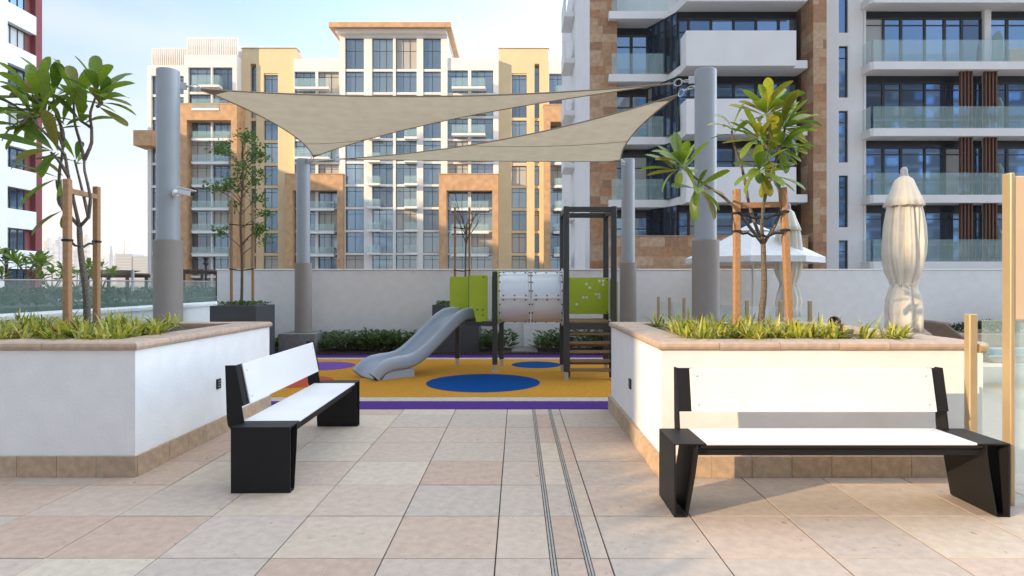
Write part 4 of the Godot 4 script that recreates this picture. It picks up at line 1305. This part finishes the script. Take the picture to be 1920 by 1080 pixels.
func make_left_terrace():
	var w = thing("low_terrace_wall", "long low white wall behind the glass fence on the left", "wall", Vector3(-7.6, 0, -11.5))
	put("wall_body", cube(Vector3(0.5, 0.93, 17)), M.plaster, w, Vector3(0, 0.465, 0))
	put("wall_cap", bevelled(Vector3(0.6, 0.07, 17.1), 0.01), M.facade_white, w, Vector3(0, 0.966, 0))
	# dark lettering on the wall, mostly hidden by the planter's grass
	var tm := TextMesh.new()
	tm.text = "NO DIVING"
	var sf := SystemFont.new()
	sf.font_names = PackedStringArray(["Droid Sans"])
	tm.font = sf
	tm.font_size = 32
	tm.pixel_size = 0.0036
	tm.depth = 0.006
	put("lettering", tm, M.sign_ink, w, Vector3(0.254, 0.80, 2.85), Basis(Vector3.UP, PI / 2))
	hedge("clipped dark hedge on the low wall behind the glass fence", -9.6, -7.86, 5.0, 19.5, 0.0, 1.14, 5200, 0.11)
	hedge("long clipped hedge farther back across the left terrace", -24.0, -10.5, 21.0, 22.2, 0.0, 1.08, 4200, 0.15)
	hedge("far low hedge in front of the brown pergola", -34.0, -17.0, 38.0, 39.5, 0.0, 1.1, 3200, 0.22)
	var kb = thing("terrace_kerb", "white kerb wall crossing the left terrace behind the hedge", "wall", Vector3(-16.5, 0, -20.4))
	put("wall_body", bevelled(Vector3(13.5, 0.95, 0.3), 0.02), M.facade_white, kb, Vector3(0, 0.475, 0))
	box_planter("dark box planter with a bush on the left terrace", -15.9, -14.9, 18.9, 19.9, 1.1)
	far_plant("leafy tree in the dark box on the left terrace", Vector3(-15.4, 1.08, -19.4), 1.25, 0.55, 9)
	far_plant("bushy tree beside the lamp post at the far left", Vector3(-15.0, 0, -18.6), 2.35, 0.85, 12)
	far_plant("small tree between the stakes on the left terrace", Vector3(-17.8, 0, -25.0), 2.3, 0.7, 10)
	far_plant("small tree left of the brown pergola", Vector3(-19.5, 0, -29.0), 2.35, 0.7, 9)
	far_plant("leafy tree right of the dark terrace box", Vector3(-17.0, 0, -22.6), 2.2, 0.6, 9)
	lamp_post("black lamp post in front of the red and white block", Vector3(-16.6, 0, -20.1), 2.55)
	lamp_post("black lamp post beside the young tree's box", Vector3(-14.6, 0, -29.0), 2.65)
	for q in [[-31.0, 48.0, 3.6, 2.05, "low brown pergola at the left below the hazy skyline"], [-25.7, 49.0, 3.3, 2.35, "brown pergola seen right of the near left column"]]:
		var p = thing("pergola", q[4], "pergola", Vector3(q[0], 0, -q[1]), 0.0, "brown pergolas")
		for e in [-1, 1]:
			put("beam", cube(Vector3(q[2], 0.22, 0.14)), M.pergola_brown, p, Vector3(0, q[3], e * 1.2))
			for x in [-1, 1]: put("post", cube(Vector3(0.18, q[3] - 0.11, 0.18)), M.pergola_brown, p, Vector3(x * (q[2] / 2 - 0.3), (q[3] - 0.11) / 2, e * 1.2))
		for k in 9: put("slat", cube(Vector3(0.08, 0.12, 2.8)), M.pergola_brown, p, Vector3(-q[2] / 2 + 0.2 + k * (q[2] - 0.4) / 8, q[3] + 0.17, 0))
	var sl = thing("far_shade_sail", "small dark shade sail above the left terrace", "shade sail", Vector3(-24.5, 0, -37.0))
	for x in [-1.6, 1.5]: put("post", cube(Vector3(0.12, 2.3, 0.12)), M.column_upper, sl, Vector3(x, 1.15, 0))
	var s = st()
	add_prism(s, [Vector2(-1.55, 2.28), Vector2(1.45, 2.26), Vector2(0.3, 1.98), Vector2(-.6, 1.95)], -1.0, 1.0, func(u, v, ww): return Vector3(u, v, ww))
	put("canopy", done(s), M.column_sleeve, sl)
	# tall clipped hedge out of frame to the left, which shades the paving
	hedge("tall clipped hedge left of the camera", -10.2, -9.0, -14.0, -0.55, 0.0, 3.45, 9000, 0.16)

# ------------------------------------------------------------------ buildings
# one glazed opening: frame bars with the pane as its child; cols = share of the width at each mullion, tr = height share of the transom
func window(parent, x0, x1, y0, y1, d, glass, cols = [0.5], tr = 0.76, bar = 0.06, turn = 0.0):
	var w = x1 - x0
	var h = y1 - y0
	var key = "win%d_%d_%s_%s" % [roundi(w * 100), roundi(h * 100), cols, tr]
	if not cache.has(key):
		var s = st()
		var z = 0.03
		for e in [-1, 1]:
			add_box(s, Vector3(e * (w - bar) / 2, 0, z), Vector3(bar, h, 0.06))
			add_box(s, Vector3(0, e * (h - bar) / 2, z - 0.002), Vector3(w - 2 * bar, bar, 0.056))
		for c in cols: add_box(s, Vector3(-w / 2 + c * w, 0, z - 0.004), Vector3(bar * .8, h - 2 * bar, 0.05))
		if tr > 0.0: add_box(s, Vector3(0, -h / 2 + tr * h, z - 0.007), Vector3(w - 2 * bar, bar * .8, 0.042))
		cache[key] = done(s)
	var o = put("window", cache[key], M.mullion, parent)
	o.position = Vector3((x0 + x1) / 2, (y0 + y1) / 2, -d) - where(parent)
	o.rotation.y = turn
	put("pane", cube(Vector3(w - 0.02, h - 0.02, 0.04)), glass, o, Vector3(0, 0, -0.018), Basis(Vector3.UP, rng.randf_range(-.004, .004)) * Basis(Vector3.RIGHT, rng.randf_range(-.004, .004)))
	return o

func any_glass(kind):
	return M["%s%d" % [kind, [0, 0, 1, 2, 2, 3, 0, 1, 4][rng.randi_range(0, 8)]]]

func balcony(parent, x0, x1, y, d0, d1, glass_h = 1.0, m = "facade_white"):
	var o = slab("balcony", x0, x1, y - 0.28, y, d0, d1, M[m], parent)
	var g = put("balustrade", cube(Vector3(x1 - x0 - 0.06, glass_h, 0.025)), M.balustrade, o, Vector3(0, 0.14 + glass_h / 2, (d1 - d0) / 2 - 0.05))
	for e in [-1, 1]: put("balustrade", cube(Vector3(0.025, glass_h, d1 - d0 - 0.1)), M.balustrade, o, Vector3(e * ((x1 - x0) / 2 - 0.05), 0.14 + glass_h / 2, 0.0))
	return o

func make_middle_block():
	var B = thing("apartment_block", "wide white, ochre and orange apartment block across the middle distance", "building", Vector3(-24, 0, -86))
	var D = 85.0
	var X = func(px): return (px - 970.0) * D / 1160.0
	var Y = func(py): return EYE + (532.0 - py) * D / 1160.0
	var lines = [92.5, 135.0, 178.0, 221.0, 263.5, 306.5, 349.0, 391.5, 434.0, 476.5, 519.0]   # storey lines, top to bottom
	# solid cores behind the facades
	slab("core", X.call(277), X.call(449), 0, Y.call(110), 86.0, 100, M.facade_cream, B)
	slab("core", X.call(449.2), X.call(553), 0, Y.call(92), 86.5, 101, M.facade_ochre, B)
	slab("core", X.call(553.2), X.call(640), 0, Y.call(114), 86.0, 100.5, M.facade_cream, B)
	slab("core", X.call(640.2), X.call(838), 0, Y.call(72), 85.9, 101.5, M.facade_cream, B)
	slab("core", X.call(838.2), X.call(934), 0, Y.call(113), 86.0, 100.5, M.facade_cream, B)
	slab("core", X.call(934.2), X.call(1029), 0, Y.call(92), 86.5, 101, M.facade_ochre, B)
	slab("core", X.call(1029.2), X.call(1190), 0, Y.call(113), 86.4, 100, M.facade_cream, B)
	var grid = func(xa, xb, top, dfront, piers, cells, m, first, rooffrom, span_half):
		# parapet, vertical piers, spandrels between them and a window in each cell
		slab("parapet", X.call(xa), X.call(xb), Y.call(rooffrom), Y.call(top), dfront - 0.02, dfront + 1.5, M[m], B)
		for p in piers: slab("pier", X.call(p[0]), X.call(p[1]), 0, Y.call(rooffrom) - 0.002, dfront, dfront + 1.6, M[m], B)
		for c in cells:
			for i in range(first, lines.size() - 1):
				var yt = Y.call(lines[i]) - span_half
				if i == first: yt = Y.call(rooffrom) - 0.003
				var yb = Y.call(lines[i + 1]) + span_half
				if yb < 0.2: continue
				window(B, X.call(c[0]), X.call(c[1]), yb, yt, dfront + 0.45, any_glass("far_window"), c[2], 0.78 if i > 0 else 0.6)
				slab("spandrel", X.call(c[0]), X.call(c[1]), yb - 2 * span_half, yb - 0.003, dfront + 0.12, dfront + 1.2, M[m], B)
	# left white wing with slatted roof screens
	grid.call(275, 345, 121.5, 85.2, [[275, 282], [303, 330], [343, 352]], [[282, 303, [0.5]], [330, 343, []]], "facade_cream", 1, 141, 0.18)
	grid.call(352, 450, 108, 84.0, [[352, 360], [402, 405], [442, 450]], [[360, 402, [0.35, 0.75]], [405, 442, [0.35, 0.7]]], "facade_cream", 1, 131, 0.16)
	slab("party_wall", X.call(449.4), X.call(450), 0, Y.call(108.1), 85.61, 86.4, M.facade_cream, B)
	for q in [[282.5, 357, 121.4, 88], [357.5, 450, 107.8, 75]]:
		var n = int((q[1] - q[0]) / 3.4)
		for k in n + 1:
			var x = X.call(q[0] + (q[1] - q[0]) * k / n)
			slab("screen_slat", x - 0.06, x + 0.06, Y.call(q[2]), Y.call(q[3]), 84.15 if q[0] > 350 else 85.35, 84.4 if q[0] > 350 else 85.6, M.facade_cream, B)
		for yy in [q[3] + 1.5, (q[2] + q[3]) / 2, q[2] - 4.0]: slab("screen_rail", X.call(q[0]), X.call(q[1]), Y.call(yy) - .06, Y.call(yy) + .06, 84.41 if q[0] > 350 else 85.61, 84.5 if q[0] > 350 else 85.7, M.facade_cream, B)
		slab("plant_room", X.call(q[0] + 3), X.call(q[1] - 3), Y.call(q[2]), Y.call(q[3] + 6), 86.2, 95, M.facade_white, B)
	for y in [168, 211]: balcony(B, X.call(374), X.call(424), Y.call(y), 82.9, 83.99, 1.3)
	# ochre stair towers
	for t in [[450.2, 552.8, [[450.2, 466.5], [477.5, 491.5], [518.5, 552.8]], [466.5, 477.5], [491.5, 518.5]], [935.2, 1029, [[935.2, 959.5], [987.5, 1002.5], [1011.5, 1029]], [1002.5, 1011.5], [959.5, 987.5]]]:
		slab("parapet", X.call(t[0]), X.call(t[1]), Y.call(117), Y.call(88.5), 85.5, 87, M.facade_ochre, B)
		slab("parapet_cap", X.call(t[0]) - .08, X.call(t[1]) + .08, Y.call(88.3), Y.call(87), 85.4, 87.1, M.facade_orange, B)
		for p in t[2]: slab("pier", X.call(p[0]), X.call(p[1]), 0, Y.call(117) - .002, 85.5, 87, M.facade_ochre, B)
		for i in range(1, 10):
			var y1 = Y.call(lines[i]) - 0.2
			var y0 = Y.call(lines[i + 1]) + 0.2
			if y0 < 0.2: continue
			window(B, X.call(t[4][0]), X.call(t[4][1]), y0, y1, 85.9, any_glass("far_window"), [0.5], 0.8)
			slab("spandrel", X.call(t[4][0]), X.call(t[4][1]), y1 + .003, y1 + 0.397, 85.62, 86.8, M.facade_ochre, B)
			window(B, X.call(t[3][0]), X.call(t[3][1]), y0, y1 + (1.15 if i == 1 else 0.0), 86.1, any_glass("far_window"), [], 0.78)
			slab("spandrel", X.call(t[3][0]), X.call(t[3][1]), y0 - 0.397, y0 - 0.003, 85.8, 86.9, M.facade_ochre, B)
		slab("lintel", X.call(t[4][0]), X.call(t[4][1]), Y.call(135), Y.call(117) - .003, 85.504, 86.8, M.facade_ochre, B)
	# white bays with balconies
	grid.call(553, 640, 112, 84.6, [[553, 554], [593, 598], [637, 640]], [[554, 593, [0.4, 0.72]], [598, 637, [0.28, 0.6]]], "facade_cream", 1, 136, 0.15)
	grid.call(838, 935, 111, 84.5, [[838, 839], [878, 884], [925, 935]], [[839, 878, [0.4, 0.72]], [884, 925, [0.28, 0.6]]], "facade_cream", 1, 134, 0.15)
	for y in [169, 212, 255, 298]:
		balcony(B, X.call(559), X.call(622), Y.call(y), 83.5, 84.59, 1.15)
		balcony(B, X.call(849), X.call(911), Y.call(y), 83.4, 84.49, 1.15)
	# taller centre with an overhanging orange roof
	grid.call(640, 840, 70, 84.2, [[640, 650], [685, 700], [739, 744], [783, 795], [828, 840]], [[650, 685, [0.5]], [700, 739, [0.33, 0.66]], [744, 783, [0.33, 0.66]], [795, 828, [0.5]]], "facade_cream", 0, 75, 0.16)
	var rs = st()
	var xa = X.call(626)
	var xb = X.call(849)
	add_prism(rs, [Vector2(xa, Y.call(55)), Vector2(xb, Y.call(55)), Vector2(xb, Y.call(64)), Vector2(xa, Y.call(64))], -96.0, -82.6, func(u, v, w): return Vector3(u, v, w) - B.position)
	var roof = put("roof", done(rs), M.facade_orange, B)
	slab("eaves_soffit", xa + 0.7, xb - 0.7, Y.call(70) + .002, Y.call(64) - .003, 83.3, 95.5, M.facade_cream, B)
	for i in range(3, 10):
		var y = Y.call(lines[i]) + 0.12
		balcony(B, X.call(694), X.call(717), y, 83.2, 84.19, 1.0)
		balcony(B, X.call(762), X.call(786), y, 83.2, 84.19, 1.0)
	# orange stone portals in front of the bays, with recessed loggias inside
	for p in [[337, 444, 350, 433, 195, 225, 83.0, 85.6, 376], [534, 643, 548, 632, 327, 357, 83.4, 84.58, 380], [823, 934.5, 837, 923, 327, 357, 83.3, 84.48, 380], [1020, 1100, 1032, 1088, 197, 228, 83.6, 86.0, 400]]:
		var fx = func(px): return (px - 970.0) * p[6] / 1160.0
		var fy = func(py): return EYE + (532.0 - py) * p[6] / 1160.0
		var s = st()
		add_prism(s, [Vector2(fx.call(p[0]), 0), Vector2(fx.call(p[0]), fy.call(p[4])), Vector2(fx.call(p[1]), fy.call(p[4])), Vector2(fx.call(p[1]), 0), Vector2(fx.call(p[3]), 0), Vector2(fx.call(p[3]), fy.call(p[5])), Vector2(fx.call(p[2]), fy.call(p[5])), Vector2(fx.call(p[2]), 0)], -p[7], -p[6], func(u, v, w): return Vector3(u, v, w) - B.position)
		put("portal", done(s), M.facade_orange, B)
		slab("portal_cap", fx.call(p[0]) - .06, fx.call(p[1]) + .06, fy.call(p[4]) + .002, fy.call(p[4]) + .12, p[6] - .06, p[7] - .1, M.facade_orange, B)
		var k = 0
		for i in range(1, 10):
			var y = Y.call(lines[i]) - 0.1
			if y > fy.call(p[5]) - 1.0 or y < 0.5: continue
			balcony(B, fx.call(p[2]) + 0.5, fx.call(p[3]) - 0.5, y, p[6] + 0.35, p[7] - 0.02 if p[7] < 85.5 else 84.4, 1.0)
	slab("portal_wing", X.call(265), X.call(300), Y.call(278), Y.call(250), 83.2, 86.1, M.facade_orange, B)
	# right-hand white bay
	grid.call(1029.2, 1190, 111, 85.4, [[1029.2, 1030], [1062, 1068], [1100, 1110]], [[1030, 1062, [0.5]], [1068, 1100, [0.5]]], "facade_cream", 1, 136, 0.15)
	for i in range(2, 10): balcony(B, X.call(1042), X.call(1061), Y.call(lines[i]) - 0.02, 83.9, 85.38, 1.0, "facade_cream")
	# roof plant
	for q in [[480, 500, 87, 83], [843, 858, 111, 92], [1001, 1014, 86.8, 82]]: slab("roof_plant", X.call(q[0]), X.call(q[1]), Y.call(q[2]), Y.call(q[3]), 88.5, 91, M.facade_white, B)

func clad(parent, u0, u1, y0, y1, place, course = 0.45, wmin = 0.35, wmax = 0.85):
	# stone tiles of random length in courses; place(u, y, w, h) sets one tile
	var y = y0
	while y < y1 - 0.05:
		var h = minf(course, y1 - y)
		var u = u0
		while u < u1 - 0.02:
			var w = rng.randf_range(wmin, wmax)
			if u1 - u - w < wmin * 0.7: w = u1 - u
			place.call(u, y, w, h)
			u += w
		y += h

func tile(parent, x, y, z, size):
	var o = put("stone_tile", cube(size), M["clad%d" % rng.randi_range(0, 6)], parent)
	o.position = Vector3(x, y, z) - where(parent)

func make_right_block():
	var B = thing("apartment_block", "near white apartment block with stone piers and glass balconies on the right", "building", Vector3(15, 0, -34))
	var T = [15.76, 12.46, 9.16, 5.86, 2.56]
	var th = 0.39
	slab("core", 4.2, 44, 0, 21.5, 34.6, 50, M.facade_white, B)
	slab("attic", 3.61, 44, 18.4, 21.6, 33.4, 34.59, M.facade_white, B)
	# left end wall and the small balconies on its flank
	slab("end_wall", 3.61, 3.84, 0, 21.6, 32.8, 50, M.facade_white, B)
	for t in T + [18.67]:
		slab("flank_balcony", 2.95, 3.608, t - 0.39, t - 0.1, 38.9, 41.5, M.facade_white, B)
		slab("flank_parapet", 2.95, 3.06, t - 0.098, t + 0.95, 38.9, 41.5, M.facade_white, B)
	# stone pier at the left
	slab("pier_body", 3.842, 5.29, 0, 21.5, 32.83, 34.59, M.stone_back, B)
	clad(B, 3.846, 5.288, 1.8, 16.9, func(u, y, w, h): tile(B, u + w / 2, y + h / 2, -32.815 + rng.randf_range(-.006, .006), Vector3(w - .006, h - .006, 0.03)), 0.43, 0.4, 0.95)
	# second pier, front and flank
	slab("pier_body", 14.52, 15.13, 0, 21.5, 30.33, 34.59, M.stone_back, B)
	clad(B, 14.50, 15.15, 1.8, 16.6, func(u, y, w, h): tile(B, u + w / 2, y + h / 2, -30.315 + rng.randf_range(-.005, .005), Vector3(w - .006, h - .006, 0.03)), 0.43, 0.25, 0.7)
	clad(B, 30.335, 31.6, 1.8, 16.6, func(u, y, w, h): tile(B, 14.507 + rng.randf_range(-.005, .005), y + h / 2, -(u + w / 2), Vector3(0.026, h - .006, w - .006)), 0.43, 0.45, 0.9)
	# stone podium parapet
	slab("podium", 4.32, 14.3, 0, 3.78, 30.44, 30.95, M.stone_back, B)
	slab("podium_cap", 4.28, 14.32, 3.782, 3.83, 30.38, 30.98, M.clad2, B)
	clad(B, 4.32, 14.3, 1.85, 3.78, func(u, y, w, h): tile(B, u + w / 2, y + h / 2, -30.425 + rng.randf_range(-.006, .006), Vector3(w - .006, h - .006, 0.03)), 0.48, 0.45, 1.0)
	# recessed bay, slanted glass and front bay: one floor slab polygon a storey
	for i in T.size():
		var t = T[i]
		var s = st()
		add_prism(s, [Vector2(4.81, 32.44), Vector2(7.93, 32.44), Vector2(8.36, 30.45), Vector2(14.28, 30.45), Vector2(14.28, 34.58), Vector2(5.30, 34.58), Vector2(5.30, 32.79), Vector2(4.81, 32.79)] if i < 4 else [Vector2(5.3, 31.0), Vector2(14.28, 31.0), Vector2(14.28, 34.58), Vector2(5.3, 34.58)], t - th, t, func(u, v, w): return Vector3(u, w, -v) - B.position)
		put("floor_slab", done(s), M.facade_white, B)
		var top = t - th - 0.003
		var bot = (T[i + 1] if i < 4 else 0.0) + 0.003
		if i == T.size(): continue
		# header band, then glass
		for g in [[5.30, 6.2, 33.7, 6.2, 33.7], [6.2, 7.09, 33.7, 7.09, 33.7]]:
			window(B, g[0] + .01, g[1] - .01, bot, top - 0.37, g[2], any_glass("window"), [], 0.74, 0.07)
		slab("header_panel", 5.305, 7.09, top - 0.368, top, 33.68, 33.8, M.spandrel_glass, B)
		var A = Vector3(7.09, 0, -33.7)
		var C = Vector3(8.2, 0, -31.65)
		for k in 5:
			var p = A.lerp(C, k / 5.0)
			var q = A.lerp(C, (k + 1) / 5.0)
			var m = (p + q) / 2
			var w = (q - p).length()
			window(B, m.x - w / 2 + .005, m.x + w / 2 - .005, bot, top, -m.z, any_glass("window"), [], 0.78, 0.05, atan2(-(q - p).z, (q - p).x))
		var xs = [8.22, 8.75, 9.9, 11.05, 12.2, 13.35, 14.26]
		for k in xs.size() - 1:
			window(B, xs[k] + .004, xs[k + 1] - .004, bot, top - 0.34, 31.65, any_glass("window"), [], 0.72, 0.055)
		slab("header_panel", 8.22, 14.27, top - 0.338, top, 31.63, 31.75, M.spandrel_glass, B)
		if i < 4:
			# glass balustrade along the recessed slab and its slant
			for k in 3: slab("balustrade", 4.95 + k * 0.99, 4.95 + (k + 1) * 0.99 - .015, t, t + 1.1, 32.50, 32.515, M.balustrade, B)
			var bs = st()
			add_box(bs, Vector3(8.13, t + 0.55, -31.5) - B.position, Vector3(2.0, 1.1, 0.015), Basis(Vector3.UP, atan2(1.99, 0.43)))
			put("balustrade", done(bs), M.balustrade, B)
		if i >= 1 and i < 4:
			# solid white balcony box
			var y0 = t - 0.46
			slab("balcony_front", 8.17, 13.48, y0, t + 1.24, 29.9, 30.05, M.facade_white, B)
			slab("balcony_side", 8.17, 8.32, y0 + .001, t + 1.239, 30.052, 31.0, M.facade_white, B)
			slab("balcony_side", 13.33, 13.48, y0 + .001, t + 1.239, 30.052, 31.0, M.facade_white, B)
			slab("balcony_floor", 8.321, 13.329, y0 + .003, t - 0.02, 30.052, 30.448, M.facade_white, B)
	# white wall with narrow windows
	slab("wall", 15.152, 16.37, 0, 21.5, 31.5, 34.58, M.facade_white, B)
	slab("wall", 16.84, 17.62, 0, 21.5, 31.5, 34.58, M.facade_white, B)
	for k in 6:
		var y1 = 16.87 - 3.3 * k
		window(B, 16.372, 16.838, max(y1 - 2.63, 0.4), y1, 31.66, any_glass("window"), [], 0.78, 0.045)
		slab("wall_band", 16.371, 16.839, y1 + .002, y1 + 0.668, 31.503, 34.5, M.facade_white, B)
	# right bay: chamfered slabs, glass wall, balustrades, timber fins
	for i in T.size():
		var t = T[i]
		var s = st()
		add_prism(s, [Vector2(17.49, 31.5), Vector2(17.49, 30.72), Vector2(17.62, 30.6), Vector2(44, 30.6), Vector2(44, 34.58), Vector2(17.622, 34.58), Vector2(17.622, 31.5)], t - th, t, func(u, v, w): return Vector3(u, w, -v) - B.position)
		put("floor_slab", done(s), M.facade_white, B)
		var top = t - th - 0.003
		var bot = (T[i + 1] if i < 4 else 0.0) + 0.003
		var xs = [17.73, 18.67, 19.60, 20.80, 21.80, 22.70, 23.70]
		for k in 6: window(B, xs[k] + .004, xs[k + 1] - .004, bot, top - 0.36, 31.62, any_glass("window"), [], 0.86, 0.07 if k in [1, 4] else 0.045)
		slab("header_panel", 17.73, 23.70, top - 0.358, top, 31.6, 31.7, M.spandrel_glass, B)
		slab("column", 23.72, 24.05, bot, top, 31.4, 31.9, M.facade_white, B)
		xs = [24.08, 25.0, 26.1, 27.2, 28.3, 29.4]
		for k in 5: window(B, xs[k] + .004, xs[k + 1] - .004, bot, top - 0.36, 31.62, any_glass("window"), [], 0.86, 0.06)
		slab("header_panel", 24.08, 29.4, top - 0.358, top, 31.6, 31.7, M.spandrel_glass, B)
		slab("wall", 17.625, 17.728, bot, top, 31.45, 32.0, M.facade_white, B)
		for k in 12: slab("balustrade", 17.66 + 1.04 * k, 17.66 + 1.04 * (k + 1) - .02, t, t + 1.1, 30.68, 30.695, M.balustrade, B)
		slab("balustrade", 17.53, 17.545, t, t + 1.1, 30.72, 31.45, M.balustrade, B)
		if i > 0 and i < 5:
			for x in [22.12, 23.34]:
				for k in 4: slab("timber_fin", x + 0.175 * k, x + 0.175 * k + 0.07, bot, top, 30.84, 31.0, M.fin_brown, B)
		# frosted partition with a clipped corner between two balconies
		s = st()
		add_prism(s, [Vector2(30.72, t), Vector2(31.45, t), Vector2(31.45, t + 1.55), Vector2(31.15, t + 1.72), Vector2(30.9, t + 1.6), Vector2(30.72, t + 1.25)], 24.12, 24.14, func(u, v, w): return Vector3(w, v, -u) - B.position)
		put("partition", done(s), M.frosted, B)
	slab("beige_partition", 24.6, 25.4, 12.46, 13.2, 30.9, 30.94, M.beige_panel, B)  # beige partition panel on the upper balcony

func make_left_block():
	var B = thing("apartment_block", "tall white apartment block with dark red recesses at the left edge", "building", Vector3(-48, 0, -38))
	slab("core", -60, -37.02, 0, 32, 25, 47.58, M.facade_white, B)
	slab("side_wall", -37.018, -36.5, 0, 32, 25, 44.3, M.facade_white, B)
	slab("red_column", -37.017, -36.56, 0, 32.2, 46.95, 47.6, M.facade_maroon, B)
	for k in 10:
		var y0 = 2.55 + 2.96 * k - 2.96
		if y0 < -0.5:
			y0 = 0.0
		slab("parapet", -37.017, -36.5, y0, y0 + 1.38, 44.302, 46.948, M.facade_white, B)
		slab("red_wall", -37.016, -36.94, y0 + 1.382, y0 + 2.958, 46.4, 46.947, M.facade_maroon, B)
		var o = window(B, -1.03, 1.03, y0 + 1.39, y0 + 2.95, 45.0, any_glass("window"), [0.35, 0.68], 0.0, 0.07, PI / 2)
		o.position = Vector3(-36.97, y0 + 2.17, -45.36) - B.position

func plain_block(label, x0, x1, d0, d1, h, m, faces):
	var B = thing("apartment_block", label, "building", Vector3((x0 + x1) / 2, 0, -(d0 + d1) / 2))
	slab("walls", x0, x1, 0, h, d0, d1, M[m], B)
	slab("roof_parapet", x0 - .15, x1 + .15, h + .002, h + 1.0, d0 - .15, d1 + .15, M.facade_cream, B)
	var k = 0
	while 3.3 * k + 3.3 < h:
		var y = 3.3 * k
		slab("floor_band", x0 - .22, x1 + .22, y + 3.05, y + 3.3, d0 - .22, d1 + .22, M.facade_white, B)
		if "back" in faces:
			var x = x0 + 1.0
			while x + 3.2 < x1:
				var w = window(B, x, x + 3.0, y + 0.9, y + 2.9, d1 + 0.06, any_glass("window"), [0.5], 0.0, 0.07, PI)
				x += 6.6
		if "right" in faces:
			var d = d0 + 1.0
			while d + 3.2 < d1:
				var w = window(B, 0, 3.0, y + 0.9, y + 2.9, 0, any_glass("window"), [0.5], 0.0, 0.07, PI / 2)
				w.position = Vector3(x1 + 0.06, y + 1.9, -(d + 1.5)) - B.position
				d += 4.6
		k += 1
	return B

func make_blocks_behind():
	# neighbours outside the frame: they throw the terrace into shade and show in the window glass
	plain_block("apartment block out of view to the left that shades the terrace", -60, -36.9, -16.3, 10.0, 21.5, "facade_white", ["right"])
	plain_block("far apartment block out of view beyond the left edge", -98, -72, 38, 72, 30.0, "facade_cream", ["right"])
	plain_block("slim apartment tower out of view far to the left", -165, -131, -67.5, -28, 73.0, "facade_white", ["right"])
	plain_block("apartment block behind the camera mirrored in the balcony glass", 26, 150, -90, -70, 46.5, "facade_grey", ["back"])  # unseen block, toned dark to deepen the reflections in the window glass

func make_skyline():
	# hazy towers far away
	var d = 1900.0
	var list = [[80, 88, 470], [86, 95, 452], [97, 106, 462], [107, 116, 450], [117, 126, 466], [127, 135, 456], [140, 147, 470], [157, 166, 446], [168, 174, 492], [176, 184, 500], [188, 196, 488], [192, 201, 484], [203, 213, 458], [214, 221, 478], [229, 237, 470]]
	for i in list.size():
		var q = list[i]
		var dd = d + 35.0 * i
		var a = at(q[0], q[2], dd)
		var b = at(q[1], 540, dd)
		var h = a.y
		var w = b.x - a.x
		var o = thing("skyscraper", skyline_names[i], "skyscraper", Vector3((a.x + b.x) / 2, 0, -dd), 0.0, "hazy towers on the skyline")
		var s = st()
		if i == 12:
			add_lathe(s, [Vector2(w * .45, 0), Vector2(w * .5, h * .5), Vector2(w * .42, h * .75), Vector2(w * .2, h * .93), Vector2(0, h)], 16)
		elif i == 14:
			add_lathe(s, [Vector2(w * .6, 0), Vector2(w * .5, h * .4), Vector2(w * .3, h * .8), Vector2(w * .12, h), Vector2(w * .04, h * 1.35), Vector2(0, h * 1.4)], 10)
		else:
			add_box(s, Vector3(0, h / 2, 0), Vector3(w, h, w))
			add_box(s, Vector3(w * .1, h * 1.03, 0), Vector3(w * .5, h * .08, w * .5))
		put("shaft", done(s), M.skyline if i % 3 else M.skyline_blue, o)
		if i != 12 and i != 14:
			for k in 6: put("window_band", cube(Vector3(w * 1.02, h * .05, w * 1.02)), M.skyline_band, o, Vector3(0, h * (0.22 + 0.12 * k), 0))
	var g = thing("office_block", "hazy blue glass office block left of the near column", "building", Vector3(-560, 0, -900))
	for q in [[217, 247, 476], [249, 276, 480]]:
		var a = at(q[0], q[2], 900.0)
		var b = at(q[1], 540, 900.0)
		slab("tower_body", a.x, b.x, 0, a.y, 900, 930, M.skyline_blue, g)
		for k in 9: slab("floor_band", a.x - .3, b.x + .3, a.y * (0.1 + 0.095 * k), a.y * (0.13 + 0.095 * k), 899.5, 930.5, M.skyline, g)

var skyline_names = ["short hazy tower just right of the red and white block", "second hazy tower right of the red and white block", "hazy tower third from the red and white block", "tall hazy tower left of the left stake", "hazy tower just left of the left stake", "hazy tower partly hidden by the left stake", "hazy tower between the left stake and the trunk", "tallest hazy tower beside the left tree's trunk", "low hazy tower right of the left tree's trunk", "lowest hazy tower hidden near the right stake", "low hazy tower right of the right stake", "hazy tower left of the bullet shaped one", "bullet shaped hazy tower on the skyline", "stubby hazy tower right of the bullet shaped one", "thin spired hazy tower on the skyline"]
